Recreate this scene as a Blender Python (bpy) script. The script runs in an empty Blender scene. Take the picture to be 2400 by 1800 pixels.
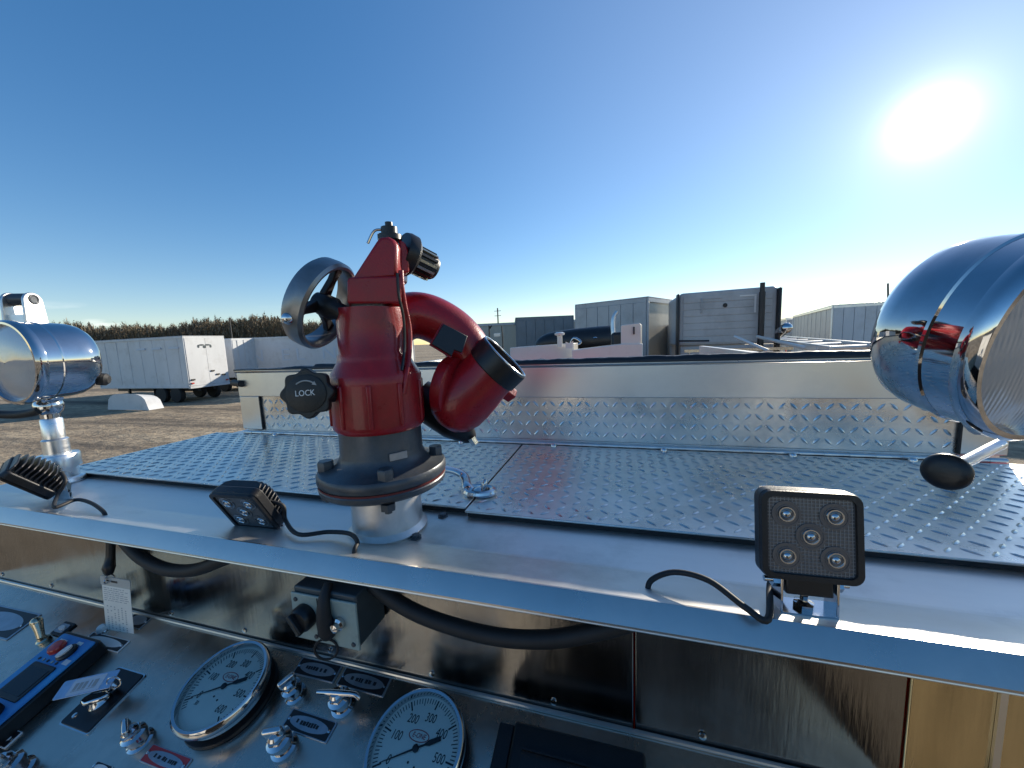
import bpy, bmesh, math, random
from mathutils import Vector, Matrix
random.seed(7)
S = bpy.context.scene
COL = S.collection
R_ = math.radians
HC = 3.0                                   # camera height above the yard (m)

# ------------------------------------------------------------------ camera
F = 870.0                                  # focal length for a 2400 px wide frame
ax_y = Vector((248, 112, -870)).normalized()
ax_x = Vector((3050, 20, 870)); ax_x = (ax_x - ax_y * ax_x.dot(ax_y)).normalized()
ax_z = ax_x.cross(ax_y)
CW = Matrix((ax_x, ax_y, ax_z))            # camera -> truck frame
cd = bpy.data.cameras.new('camera'); cam = bpy.data.objects.new('camera', cd); COL.objects.link(cam)
cd.sensor_width = 36; cd.lens = 36 * F / 2400; cd.clip_start = 0.01; cd.clip_end = 3000
M4 = CW.to_4x4(); M4.translation = (0, 0, HC); cam.matrix_world = M4
S.camera = cam

# ------------------------------------------------------------------ sky, sun, exposure
SUN_AZ, SUN_EL = R_(31.0), R_(19.0)        # clockwise from +Y
sun_dir = Vector((math.sin(SUN_AZ) * math.cos(SUN_EL), math.cos(SUN_AZ) * math.cos(SUN_EL), math.sin(SUN_EL)))
w = bpy.data.worlds.new('World'); S.world = w; w.use_nodes = True
nt = w.node_tree; nt.nodes.clear()
out = nt.nodes.new('ShaderNodeOutputWorld'); bg = nt.nodes.new('ShaderNodeBackground')
sky = nt.nodes.new('ShaderNodeTexSky'); sky.sky_type = 'NISHITA'; sky.sun_disc = False
sky.sun_elevation = SUN_EL; sky.sun_rotation = SUN_AZ; sky.air_density = 1.0; sky.dust_density = 0.0; sky.ozone_density = 2.0; sky.altitude = 0
bg.inputs[1].default_value = 0.15
def wn(t, **k):
    n = nt.nodes.new(t)
    for a, b in k.items(): setattr(n, a, b)
    return n
tc = wn('ShaderNodeTexCoord')
dot = wn('ShaderNodeVectorMath', operation='DOT_PRODUCT'); dot.inputs[1].default_value = sun_dir
nrm = wn('ShaderNodeVectorMath', operation='NORMALIZE'); nt.links.new(tc.outputs['Generated'], nrm.inputs[0]); nt.links.new(nrm.outputs[0], dot.inputs[0])
mx = wn('ShaderNodeMath', operation='MAXIMUM'); mx.inputs[1].default_value = 0.0; nt.links.new(dot.outputs['Value'], mx.inputs[0])
def lobe(k, s):                            # circumsolar haze of a bright low sun
    p = wn('ShaderNodeMath', operation='POWER'); p.inputs[1].default_value = k; nt.links.new(mx.outputs[0], p.inputs[0])
    q = wn('ShaderNodeMath', operation='MULTIPLY'); q.inputs[1].default_value = s; nt.links.new(p.outputs[0], q.inputs[0]); return q
l1, l2, l3 = lobe(1100, 5.0), lobe(210, 1.2), lobe(36, 0.75)
ad = wn('ShaderNodeMath', operation='ADD'); nt.links.new(l1.outputs[0], ad.inputs[0]); nt.links.new(l2.outputs[0], ad.inputs[1])
ad2 = wn('ShaderNodeMath', operation='ADD'); nt.links.new(ad.outputs[0], ad2.inputs[0]); nt.links.new(l3.outputs[0], ad2.inputs[1])
aur = wn('ShaderNodeMix', data_type='RGBA', blend_type='MULTIPLY'); aur.inputs['Factor'].default_value = 1
aur.inputs['A'].default_value = (1.0, 0.95, 0.84, 1); nt.links.new(ad2.outputs[0], aur.inputs['B'])
sm = wn('ShaderNodeMix', data_type='RGBA', blend_type='ADD'); sm.inputs['Factor'].default_value = 1
hg = wn('ShaderNodeGamma'); hg.inputs['Gamma'].default_value = .84; nt.links.new(sky.outputs[0], hg.inputs['Color']); ht = wn('ShaderNodeMix', data_type='RGBA', blend_type='MULTIPLY'); ht.inputs['Factor'].default_value = 1; ht.inputs['B'].default_value = (1.0,.99,1.05, 1); nt.links.new(hg.outputs[0], ht.inputs['A']); hs = wn('ShaderNodeHueSaturation'); hs.inputs['Saturation'].default_value = 1.38; hs.inputs['Value'].default_value = .95; nt.links.new(ht.outputs['Result'], hs.inputs['Color']); nt.links.new(hs.outputs[0], sm.inputs['A']); nt.links.new(aur.outputs['Result'], sm.inputs['B'])
l4 = lobe(4, 1.0); au2 = wn('ShaderNodeMix', data_type='RGBA', blend_type='MULTIPLY'); au2.inputs['Factor'].default_value = 1
au2.inputs['A'].default_value = (1.0, 0.78, 0.42, 1); nt.links.new(l4.outputs[0], au2.inputs['B'])
sm2 = wn('ShaderNodeMix', data_type='RGBA', blend_type='ADD'); sm2.inputs['Factor'].default_value = 1
nt.links.new(sm.outputs['Result'], sm2.inputs['A']); nt.links.new(au2.outputs['Result'], sm2.inputs['B'])
# a few small clouds low over the horizon
sep = wn('ShaderNodeSeparateXYZ'); nt.links.new(nrm.outputs[0], sep.inputs[0])
cmap = wn('ShaderNodeMapping'); cmap.inputs['Scale'].default_value = (7, 7, 34); nt.links.new(nrm.outputs[0], cmap.inputs[0])
cn = wn('ShaderNodeTexNoise'); cn.inputs['Scale'].default_value = 1.0; cn.inputs['Detail'].default_value = 5; nt.links.new(cmap.outputs[0], cn.inputs['Vector'])
cr = wn('ShaderNodeMapRange'); cr.inputs[1].default_value = 0.56; cr.inputs[2].default_value = 0.74; nt.links.new(cn.outputs['Fac'], cr.inputs[0])
ch = wn('ShaderNodeMapRange'); ch.inputs[1].default_value = 0.10; ch.inputs[2].default_value = 0.05; nt.links.new(sep.outputs['Z'], ch.inputs[0])
cm = wn('ShaderNodeMath', operation='MULTIPLY'); nt.links.new(cr.outputs[0], cm.inputs[0]); nt.links.new(ch.outputs[0], cm.inputs[1])
cm2 = wn('ShaderNodeMath', operation='MULTIPLY'); cm2.inputs[1].default_value = 0.8; nt.links.new(cm.outputs[0], cm2.inputs[0])
cl = wn('ShaderNodeMix', data_type='RGBA'); cl.inputs['B'].default_value = (8.0, 7.8, 7.4, 1)
nt.links.new(cm2.outputs[0], cl.inputs['Factor']); nt.links.new(sm2.outputs['Result'], cl.inputs['A'])
nt.links.new(cl.outputs['Result'], bg.inputs[0]); nt.links.new(bg.outputs[0], out.inputs[0])

sl = bpy.data.lights.new('sun', 'SUN'); sl.energy = 5.0; sl.angle = R_(0.53); sl.color = (1.0, 0.90, 0.74)
so = bpy.data.objects.new('sun', sl); COL.objects.link(so)
so.rotation_euler = (-sun_dir).to_track_quat('-Z', 'Y').to_euler(); so.location = (0, 0, 60)
S.view_settings.view_transform = 'Standard'; S.view_settings.look = 'None'; S.view_settings.gamma = 1
S.view_settings.use_curve_mapping = False; S.view_settings.exposure = 0.5
S.render.engine = 'CYCLES'

# ------------------------------------------------------------------ measuring helpers (photo pixels -> places in the truck's frame, camera at 0,0,0)
def ray(u, v): return CW @ Vector((u - 1200, -(v - 900), -F))
def at(u, v, d): return ray(u, v) * (d / F)
def pl(u, v, z=None, y=None, x=None):
    r = ray(u, v)
    return r * (z / r.z if z is not None else (y / r.y if y is not None else x / r.x))
PA = R_(19.0); PY, PZ = 0.46, -0.523       # control panel: crease line and pitch
PN = Vector((0, -math.sin(PA), math.cos(PA))); PU = Vector((0, math.cos(PA), math.sin(PA))); PX = Vector((1, 0, 0))
def pan(u, v, off=0.0):
    n = PN; p0 = Vector((0, PY, PZ)) + n * off; r = ray(u, v); return r * (p0.dot(n) / r.dot(n))
AX, AY = -0.388, 0.532                     # axis of the water monitor
AL = math.hypot(AX, AY); AE = Vector((AX / AL, AY / AL, 0)); AR = Vector((AE.y, -AE.x, 0)); UP = Vector((0, 0, 1))
K = 1.085
def mo(u, v, off=0.0):
    r = ray(u * K, v * K); return r * ((AL + off) / r.dot(AE))
def frame(o, x, y=None, z=None):
    """matrix with given origin; x axis, approx z axis"""
    if z is None: z = x.cross(y)
    x = x.normalized(); z = (z - x * z.dot(x)).normalized(); y = z.cross(x)
    m = Matrix((x, y, z)).transposed().to_4x4(); m.translation = o; return m
def zframe(o, z, xh=None):
    """matrix whose z axis is z; x as near xh as possible"""
    z = z.normalized(); xh = xh or (Vector((1, 0, 0)) if abs(z.x) < .9 else Vector((0, 1, 0)))
    x = (xh - z * xh.dot(z)).normalized(); y = z.cross(x)
    m = Matrix((x, y, z)).transposed().to_4x4(); m.translation = o; return m

# ------------------------------------------------------------------ mesh builder
class MB:
    def __init__(s): s.v = []; s.f = []
    def add(s, vs, fs, M=None):
        b = len(s.v)
        s.v += [tuple((M @ Vector(p)) if M else p) for p in vs]; s.f += [tuple(b + i for i in q) for q in fs]; return s
    def box(s, a, b, M=None):
        x0, y0, z0 = a; x1, y1, z1 = b
        vs = [(x0,y0,z0),(x1,y0,z0),(x1,y1,z0),(x0,y1,z0),(x0,y0,z1),(x1,y0,z1),(x1,y1,z1),(x0,y1,z1)]
        return s.add(vs, [(3,2,1,0),(4,5,6,7),(0,1,5,4),(1,2,6,5),(2,3,7,6),(3,0,4,7)], M)
    def lathe(s, prof, M=None, n=40, capa=True, capb=True):
        vs = []; fs = []
        for r, h in prof:
            for k in range(n):
                t = 2 * math.pi * k / n; vs.append((r * math.cos(t), r * math.sin(t), h))
        for i in range(len(prof) - 1):
            for k in range(n):
                k2 = (k + 1) % n; fs.append((i*n+k, i*n+k2, (i+1)*n+k2, (i+1)*n+k))
        if capa and prof[0][0] > 1e-6: fs.append(tuple(range(n - 1, -1, -1)))
        if capb and prof[-1][0] > 1e-6: fs.append(tuple((len(prof)-1)*n + k for k in range(n)))
        return s.add(vs, fs, M)
    def cyl(s, p, q, r, n=24, r2=None):
        p = Vector(p); q = Vector(q); d = q - p
        return s.lathe([(r, 0), (r if r2 is None else r2, d.length)], zframe(p, d), n)
    def tube(s, pts, rad, n=12, smooth=0, squash=1.0):
        pts = [Vector(p) for p in pts]
        rads = rad if isinstance(rad, (list, tuple)) else [rad] * len(pts)
        if smooth: pts, rads = spline(pts, rads, smooth)
        vs = []; fs = []; N = len(pts); prev = None
        for i, p in enumerate(pts):
            d = (pts[min(i+1, N-1)] - pts[max(i-1, 0)]).normalized()
            if prev is None:
                a = d.orthogonal().normalized()
            else:
                a = (prev - d * prev.dot(d)).normalized()
            prev = a; b = d.cross(a)
            for k in range(n):
                t = 2 * math.pi * k / n; vs.append(p + (a * math.cos(t) + b * math.sin(t) * squash) * rads[i])
        for i in range(N - 1):
            for k in range(n):
                k2 = (k + 1) % n; fs.append((i*n+k, i*n+k2, (i+1)*n+k2, (i+1)*n+k))
        fs.append(tuple(range(n-1, -1, -1))); fs.append(tuple((N-1)*n + k for k in range(n)))
        return s.add([tuple(v) for v in vs], fs)
    def prism(s, poly, z0, z1, M=None):
        n = len(poly); vs = [(x, y, z0) for x, y in poly] + [(x, y, z1) for x, y in poly]
        fs = [tuple(range(n-1, -1, -1)), tuple(range(n, 2*n))] + [(i, (i+1) % n, n + (i+1) % n, n + i) for i in range(n)]
        return s.add(vs, fs, M)
    def slab(s, poly, dvec):
        """extrude a polygon given in space by a vector"""
        n = len(poly); poly = [Vector(p) for p in poly]; vs = [tuple(p) for p in poly] + [tuple(p + dvec) for p in poly]
        fs = [tuple(range(n-1, -1, -1)), tuple(range(n, 2*n))] + [(i, (i+1) % n, n + (i+1) % n, n + i) for i in range(n)]
        return s.add(vs, fs)
    def ball(s, c, r, n=24, m=14, M=None, sz=1.0):
        prof = [(max(1e-5, r * math.sin(math.pi * i / m)), -r * sz * math.cos(math.pi * i / m)) for i in range(m + 1)]
        T = Matrix.Translation(Vector(c)); return s.lathe(prof, (M or Matrix()) @ T, n, False, False)
    def torus(s, R, r, M=None, n=40, m=10, a0=0.0, a1=2*math.pi):
        full = abs(a1 - a0 - 2*math.pi) < 1e-6; N = n if full else n + 1; vs = []; fs = []
        for i in range(N):
            t = a0 + (a1 - a0) * i / n
            for k in range(m):
                p = 2*math.pi*k/m; rr = R + r*math.cos(p); vs.append((rr*math.cos(t), rr*math.sin(t), r*math.sin(p)))
        for i in range(n):
            j = (i + 1) % N
            for k in range(m): fs.append((i*m+k, j*m+k, j*m+(k+1) % m, i*m+(k+1) % m))
        return s.add(vs, fs, M)
def spline(P, Rr, k):
    out = []; ro = []; N = len(P)
    for i in range(N - 1):
        p0, p1, p2, p3 = P[max(i-1, 0)], P[i], P[i+1], P[min(i+2, N-1)]
        for j in range(k):
            t = j / k
            out.append(0.5*((2*p1) + (p2-p0)*t + (2*p0-5*p1+4*p2-p3)*t*t + (3*p1-p0-3*p2+p3)*t**3)); ro.append(Rr[i] + (Rr[i+1]-Rr[i])*t)
    return out + [P[-1]], ro + [Rr[-1]]
def rrect(w_, h_, r, n=5):
    p = []
    for cx, cy, a in ((w_/2-r, h_/2-r, 0), (-w_/2+r, h_/2-r, 90), (-w_/2+r, -h_/2+r, 180), (w_/2-r, -h_/2+r, 270)):
        for i in range(n + 1):
            t = R_(a + 90*i/n); p.append((cx + r*math.cos(t), cy + r*math.sin(t)))
    return p
def ellipse(a, b, n=28): return [(a*math.cos(2*math.pi*i/n), b*math.sin(2*math.pi*i/n)) for i in range(n)]

OFF = Matrix.Translation((0, 0, HC))
class Thing:
    """an Empty at the thing's base; matrix in the camera-height frame"""
    def __init__(s, name, label, cat, M, group=None, kind=None):
        if isinstance(M, (tuple, Vector)): M = Matrix.Translation(Vector(M))
        s.M = M; s.inv = M.inverted(); o = s.o = bpy.data.objects.new(name, None); COL.objects.link(o)
        o.empty_display_size = 0.05; o.matrix_world = OFF @ M
        if label: o['label'] = label; o['category'] = cat
        if group: o['group'] = group
        if kind: o['kind'] = kind
    def part(s, name, mb, mat, parent=None, world=True, flat=False, bevel=0, label=None, kind=None, ang=38):
        T = s.inv if world else Matrix()
        o = mesh_obj(name, mb, mat, T, flat, bevel, ang); o.parent = parent or s.o
        if label: o['label'] = label
        if kind: o['kind'] = kind
        return o
    def text(s, name, body, size, M, mat, parent=None, world=True, ex=0.0004, shear=0.0, sx=1.0, align='CENTER'):
        me = text_mesh(body, size, ex, shear, sx, align); me.transform((s.inv if world else Matrix()) @ M)
        me.materials.append(mat); o = bpy.data.objects.new(name, me); COL.objects.link(o); o.parent = parent or s.o; return o
def mesh_obj(name, mb, mat, T=None, flat=False, bevel=0, ang=38):
    me = bpy.data.meshes.new(name); vs = [tuple(T @ Vector(p)) for p in mb.v] if T else mb.v
    me.from_pydata(vs, [], mb.f); me.validate(); me.update(); me.materials.append(mat)
    if not flat:
        me.polygons.foreach_set('use_smooth', [True] * len(me.polygons)); me.set_sharp_from_angle(angle=R_(ang))
    o = bpy.data.objects.new(name, me); COL.objects.link(o)
    if bevel:
        b = o.modifiers.new('bevel', 'BEVEL'); b.width = bevel; b.segments = 2; b.limit_method = 'ANGLE'; b.angle_limit = R_(40)
    return o
def text_mesh(body, size, ex=0.0004, shear=0.0, sx=1.0, align='CENTER'):
    c = bpy.data.curves.new('t', 'FONT'); c.body = body; c.size = size; c.extrude = ex; c.align_x = align; c.align_y = 'CENTER'; c.shear = shear; c.resolution_u = 3
    o = bpy.data.objects.new('t', c); COL.objects.link(o); dg = bpy.context.evaluated_depsgraph_get(); dg.update()
    me = bpy.data.meshes.new_from_object(o.evaluated_get(dg)); bpy.data.objects.remove(o); bpy.data.curves.remove(c)
    me.materials.clear()
    if sx != 1.0: me.transform(Matrix.Diagonal((sx, 1, 1, 1)))
    return me
def single(name, mb, mat, label, cat, origin, kind=None, group=None, flat=False, bevel=0):
    o = mesh_obj(name, mb, mat, Matrix.Translation(-Vector(origin)), flat, bevel); o.location = Vector(origin) + Vector((0, 0, HC))
    if label: o['label'] = label
    if cat: o['category'] = cat
    if kind: o['kind'] = kind
    if group: o['group'] = group
    return o

# ------------------------------------------------------------------ materials
MATS = {}
def mat(name, col=(.5,.5,.5), rough=.5, metal=0.0, coat=0.0, var=0.0, vscale=8.0, stretch=(1,1,1), bump=0.0, bscale=200.0, rvar=0.0, spec=.5, col2=None, dirt=None, detail=6, obj=True):
    m = bpy.data.materials.new(name); m.use_nodes = True; n = m.node_tree; L = n.links
    b = n.nodes['Principled BSDF']
    b.inputs['Base Color'].default_value = (*col, 1); b.inputs['Roughness'].default_value = rough; b.inputs['Metallic'].default_value = metal
    b.inputs['Coat Weight'].default_value = coat; b.inputs['Coat Roughness'].default_value = .06; b.inputs['Specular IOR Level'].default_value = spec
    if var or bump or rvar or dirt:
        t = n.nodes.new('ShaderNodeTexCoord'); mp = n.nodes.new('ShaderNodeMapping'); mp.inputs['Scale'].default_value = stretch
        L.new(t.outputs['Object'], mp.inputs[0])
        nz = n.nodes.new('ShaderNodeTexNoise'); nz.inputs['Scale'].default_value = vscale; nz.inputs['Detail'].default_value = detail; nz.inputs['Roughness'].default_value = .62
        L.new(mp.outputs[0], nz.inputs['Vector'])
        if var:
            mx_ = n.nodes.new('ShaderNodeMix'); mx_.data_type = 'RGBA'; c2 = col2 or tuple(max(0, c * (1 - var)) for c in col)
            mx_.inputs['A'].default_value = (*c2, 1); mx_.inputs['B'].default_value = (*col, 1)
            rp = n.nodes.new('ShaderNodeMapRange'); rp.inputs[1].default_value = .32; rp.inputs[2].default_value = .68; L.new(nz.outputs['Fac'], rp.inputs[0])
            L.new(rp.outputs[0], mx_.inputs['Factor']); L.new(mx_.outputs['Result'], b.inputs['Base Color'])
            last = mx_.outputs['Result']
        else: last = None
        if dirt:                               # blotchy grime with its own shapes
            dc, dsc, amt = dirt; dn = n.nodes.new('ShaderNodeTexNoise'); dn.inputs['Scale'].default_value = dsc; dn.inputs['Detail'].default_value = 9; dn.inputs['Roughness'].default_value = .7
            L.new(t.outputs['Object'], dn.inputs['Vector'])
            dr = n.nodes.new('ShaderNodeMapRange'); dr.inputs[1].default_value = .5; dr.inputs[2].default_value = .78; dr.inputs[4].default_value = amt; L.new(dn.outputs['Fac'], dr.inputs[0])
            dm = n.nodes.new('ShaderNodeMix'); dm.data_type = 'RGBA'; dm.inputs['B'].default_value = (*dc, 1)
            if last: L.new(last, dm.inputs['A'])
            else: dm.inputs['A'].default_value = (*col, 1)
            L.new(dr.outputs[0], dm.inputs['Factor']); L.new(dm.outputs['Result'], b.inputs['Base Color'])
        if rvar:
            rr = n.nodes.new('ShaderNodeMapRange'); rr.inputs[1].default_value = .3; rr.inputs[2].default_value = .7
            rr.inputs[3].default_value = max(.02, rough - rvar); rr.inputs[4].default_value = rough + rvar; L.new(nz.outputs['Fac'], rr.inputs[0]); L.new(rr.outputs[0], b.inputs['Roughness'])
        if bump:
            n2 = n.nodes.new('ShaderNodeTexNoise'); n2.inputs['Scale'].default_value = bscale; n2.inputs['Detail'].default_value = 4; L.new(mp.outputs[0], n2.inputs['Vector'])
            bp = n.nodes.new('ShaderNodeBump'); bp.inputs['Strength'].default_value = bump; bp.inputs['Distance'].default_value = .002; L.new(n2.outputs['Fac'], bp.inputs['Height']); L.new(bp.outputs[0], b.inputs['Normal'])
    MATS[name] = m; return m
M_alu = mat('brushed_aluminium', (.84,.80,.755), .42, .92, var=.14, vscale=5, stretch=(.6,3,3), rvar=.09, bump=.05, bscale=240, dirt=((.30,.28,.25), 5, .55))
M_fascia = mat('folded_aluminium_edge', (.66,.625,.585), .30, 1, var=.10, vscale=4, rvar=.07, bump=.03, bscale=160, dirt=((.28,.28,.28), 9, .25))
M_tread = mat('tread_plate', (.88,.83,.77), .30, 1, var=.22, vscale=9, rvar=.12, bump=.14, bscale=220, dirt=((.30,.27,.23), 5, .5))
M_wallalu = mat('satin_aluminium', (.80,.785,.75), .38, 1, var=.1, vscale=4, rvar=.08, dirt=((.4,.38,.34), 8, .3))
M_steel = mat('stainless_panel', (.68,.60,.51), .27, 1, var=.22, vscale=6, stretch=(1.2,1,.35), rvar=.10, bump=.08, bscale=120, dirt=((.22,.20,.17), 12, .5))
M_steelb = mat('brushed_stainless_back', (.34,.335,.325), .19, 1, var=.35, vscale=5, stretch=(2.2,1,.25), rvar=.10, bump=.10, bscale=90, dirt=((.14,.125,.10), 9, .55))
M_goldglow = mat('steel_painted_gold_glow', (.90,.74,.44), .24, 1, var=.45, vscale=14, stretch=(2,1,.12), rvar=.08, bump=.06, bscale=160)  # stainless sheet with a warm golden reflection painted into its colour
M_chrome = mat('chrome', (.60,.60,.61), .05, 1, rvar=.035, vscale=22, var=.12, dirt=((.42,.40,.38), 26, .35))
M_chrome2 = mat('worn_chrome', (.70,.70,.70), .14, 1, var=.2, vscale=40, rvar=.08)
M_nickel = mat('polished_aluminium_post', (.84,.84,.83), .32, 1, rvar=.06, vscale=30, stretch=(1,1,6))
M_red = mat('red_enamel', (.33,.008,.014), .33, 0, coat=.22, spec=.4, var=.25, vscale=26, bump=.22, bscale=330, rvar=.08, dirt=((.07,.015,.014), 16, .55))
M_redb = mat('red_vehicle_paint', (.42,.012,.016), .25, 0, coat=1.0)
M_iron = mat('dark_grey_paint', (.075,.085,.098), .36, .25, var=.3, vscale=40, bump=.15, bscale=300, dirt=((.10,.09,.075), 30, .5))
M_black = mat('black_plastic', (.012,.012,.013), .38, var=.3, vscale=30, bump=.1, bscale=400)
M_blackm = mat('black_powder_coat', (.014,.014,.016), .42, var=.3, vscale=60, bump=.2, bscale=500)
M_rubber = mat('black_rubber', (.015,.015,.016), .62, var=.3, vscale=60)
M_knob = mat('moulded_knob', (.022,.022,.02), .5, var=.3, vscale=50, bump=.2, bscale=300)
M_gasket = mat('red_gasket', (.16,.02,.02), .6, var=.4, vscale=60)
M_white = mat('white_print', (.75,.75,.72), .5)
M_greyprint = mat('grey_print', (.35,.35,.34), .5)
M_ink = mat('black_print', (.015,.015,.016), .5)
M_redink = mat('red_print', (.45,.05,.05), .5)
M_dial = mat('gauge_dial', (.92,.86,.72), .45, var=.08, vscale=20)
M_paper = mat('paper_card', (.88,.85,.76), .6, var=.05, vscale=30)
M_vinyl = mat('clear_vinyl', (.45,.45,.42), .25)
M_green = mat('grey_green_enamel', (.34,.42,.38), .42, coat=.2, var=.25, vscale=25, bump=.1, bscale=200, dirt=((.07,.08,.07), 18, .7))
M_greend = mat('dark_slate_enamel', (.05,.07,.08), .4, var=.3, vscale=20)
M_blue = mat('blue_overlay', (.03,.18,.48), .28, var=.35, vscale=16, col2=(.05,.32,.62))
M_screen = mat('dark_screen', (.012,.008,.006), .12)
M_plateblk = mat('black_nameplate', (.012,.012,.014), .35)
M_platealu = mat('etched_aluminium', (.42,.46,.50), .35, .8, var=.2, vscale=60)
M_platered = mat('red_nameplate', (.42,.04,.05), .4)
M_tagalu = mat('stamped_tag', (.50,.56,.68), .3, .9, var=.2, vscale=80)
M_redknob = mat('red_button', (.5,.04,.03), .3, coat=.5)
M_lens = mat('led_lens', (.085,.09,.095), .12, 0, coat=.6, spec=.7)
M_refl = mat('led_reflector', (.55,.56,.58), .18, 1)
M_lensgrid = mat('led_grid', (.22,.23,.24), .3, .3)
M_brass = mat('worn_brass', (.62,.56,.42), .25, 1, var=.2, vscale=60)
M_tw = mat('trailer_white', (.62,.63,.64), .42, var=.10, vscale=1.2, stretch=(1,1,.3), dirt=((.33,.31,.28), 1.4, .5))
M_tg = mat('trailer_grey', (.50,.51,.51), .45, var=.15, vscale=1.5, stretch=(1,1,.2), dirt=((.2,.19,.18), 1.6, .5))
M_td = mat('trailer_dark', (.19,.215,.24), .4, var=.2, vscale=1.5, dirt=((.16,.15,.14), 2, .4))
M_tbe = mat('trailer_beige', (.48,.45,.38), .45, var=.15, vscale=1.5, stretch=(1,1,.2), dirt=((.25,.22,.18), 1.6, .5))
M_tyre = mat('tyre', (.016,.016,.016), .75, var=.3, vscale=20)
M_tblack = mat('black_truck_paint', (.012,.012,.014), .42, dirt=((.06,.055,.05), 3, .5))
M_twhite = mat('white_truck_paint', (.72,.70,.64), .3, coat=.5, var=.06, vscale=3, dirt=((.45,.40,.32), 3, .35))
M_frameb = mat('chassis_black', (.02,.02,.02), .5, dirt=((.12,.10,.08), 4, .5))
M_glassd = mat('dark_window', (.01,.012,.014), .05, spec=.8)
M_letter = mat('faded_lettering', (.55,.60,.66), .5)
M_cabwall = mat('cab_back_sheet', (.72,.70,.65), .55, 0, var=.2, vscale=3, dirt=((.2,.18,.15), 4, .5))
M_mat = mat('black_walkway_mat', (.010,.010,.011), .95, spec=.08)
M_tarp = mat('black_tarp', (.014,.014,.017), .45, var=.3, vscale=12, bump=.4, bscale=30)
M_wood = mat('bare_winter_wood', (.24,.18,.12), .9, var=.5, vscale=.22, detail=5, col2=(.11,.10,.065))
M_timber = mat('grey_pole', (.10,.10,.10), .8)
def glass_mat():
    m = bpy.data.materials.new('gauge_glass'); m.use_nodes = True; n = m.node_tree; n.nodes.clear()
    o = n.nodes.new('ShaderNodeOutputMaterial'); t = n.nodes.new('ShaderNodeBsdfTransparent'); g = n.nodes.new('ShaderNodeBsdfGlossy'); g.inputs['Roughness'].default_value = .04
    fr = n.nodes.new('ShaderNodeFresnel'); fr.inputs[0].default_value = 1.25; mxs = n.nodes.new('ShaderNodeMixShader')
    n.links.new(fr.outputs[0], mxs.inputs[0]); n.links.new(t.outputs[0], mxs.inputs[1]); n.links.new(g.outputs[0], mxs.inputs[2]); n.links.new(mxs.outputs[0], o.inputs[0]); return m
M_glass = glass_mat()
def spotlens_mat():
    m = bpy.data.materials.new('fluted_lens'); m.use_nodes = True; n = m.node_tree; b = n.nodes['Principled BSDF']
    b.inputs['Base Color'].default_value = (.62,.64,.66,1); b.inputs['Roughness'].default_value = .06; b.inputs['Transmission Weight'].default_value = .35; b.inputs['Metallic'].default_value = .25
    t = n.nodes.new('ShaderNodeTexCoord'); wv_ = n.nodes.new('ShaderNodeTexWave'); wv_.inputs['Scale'].default_value = 75; wv_.inputs['Distortion'].default_value = .3
    n.links.new(t.outputs['Object'], wv_.inputs['Vector']); bp = n.nodes.new('ShaderNodeBump'); bp.inputs['Strength'].default_value = .12; bp.inputs['Distance'].default_value = .002
    n.links.new(wv_.outputs['Fac'], bp.inputs['Height']); n.links.new(bp.outputs[0], b.inputs['Normal']); return m
M_spotlens = spotlens_mat()
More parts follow.
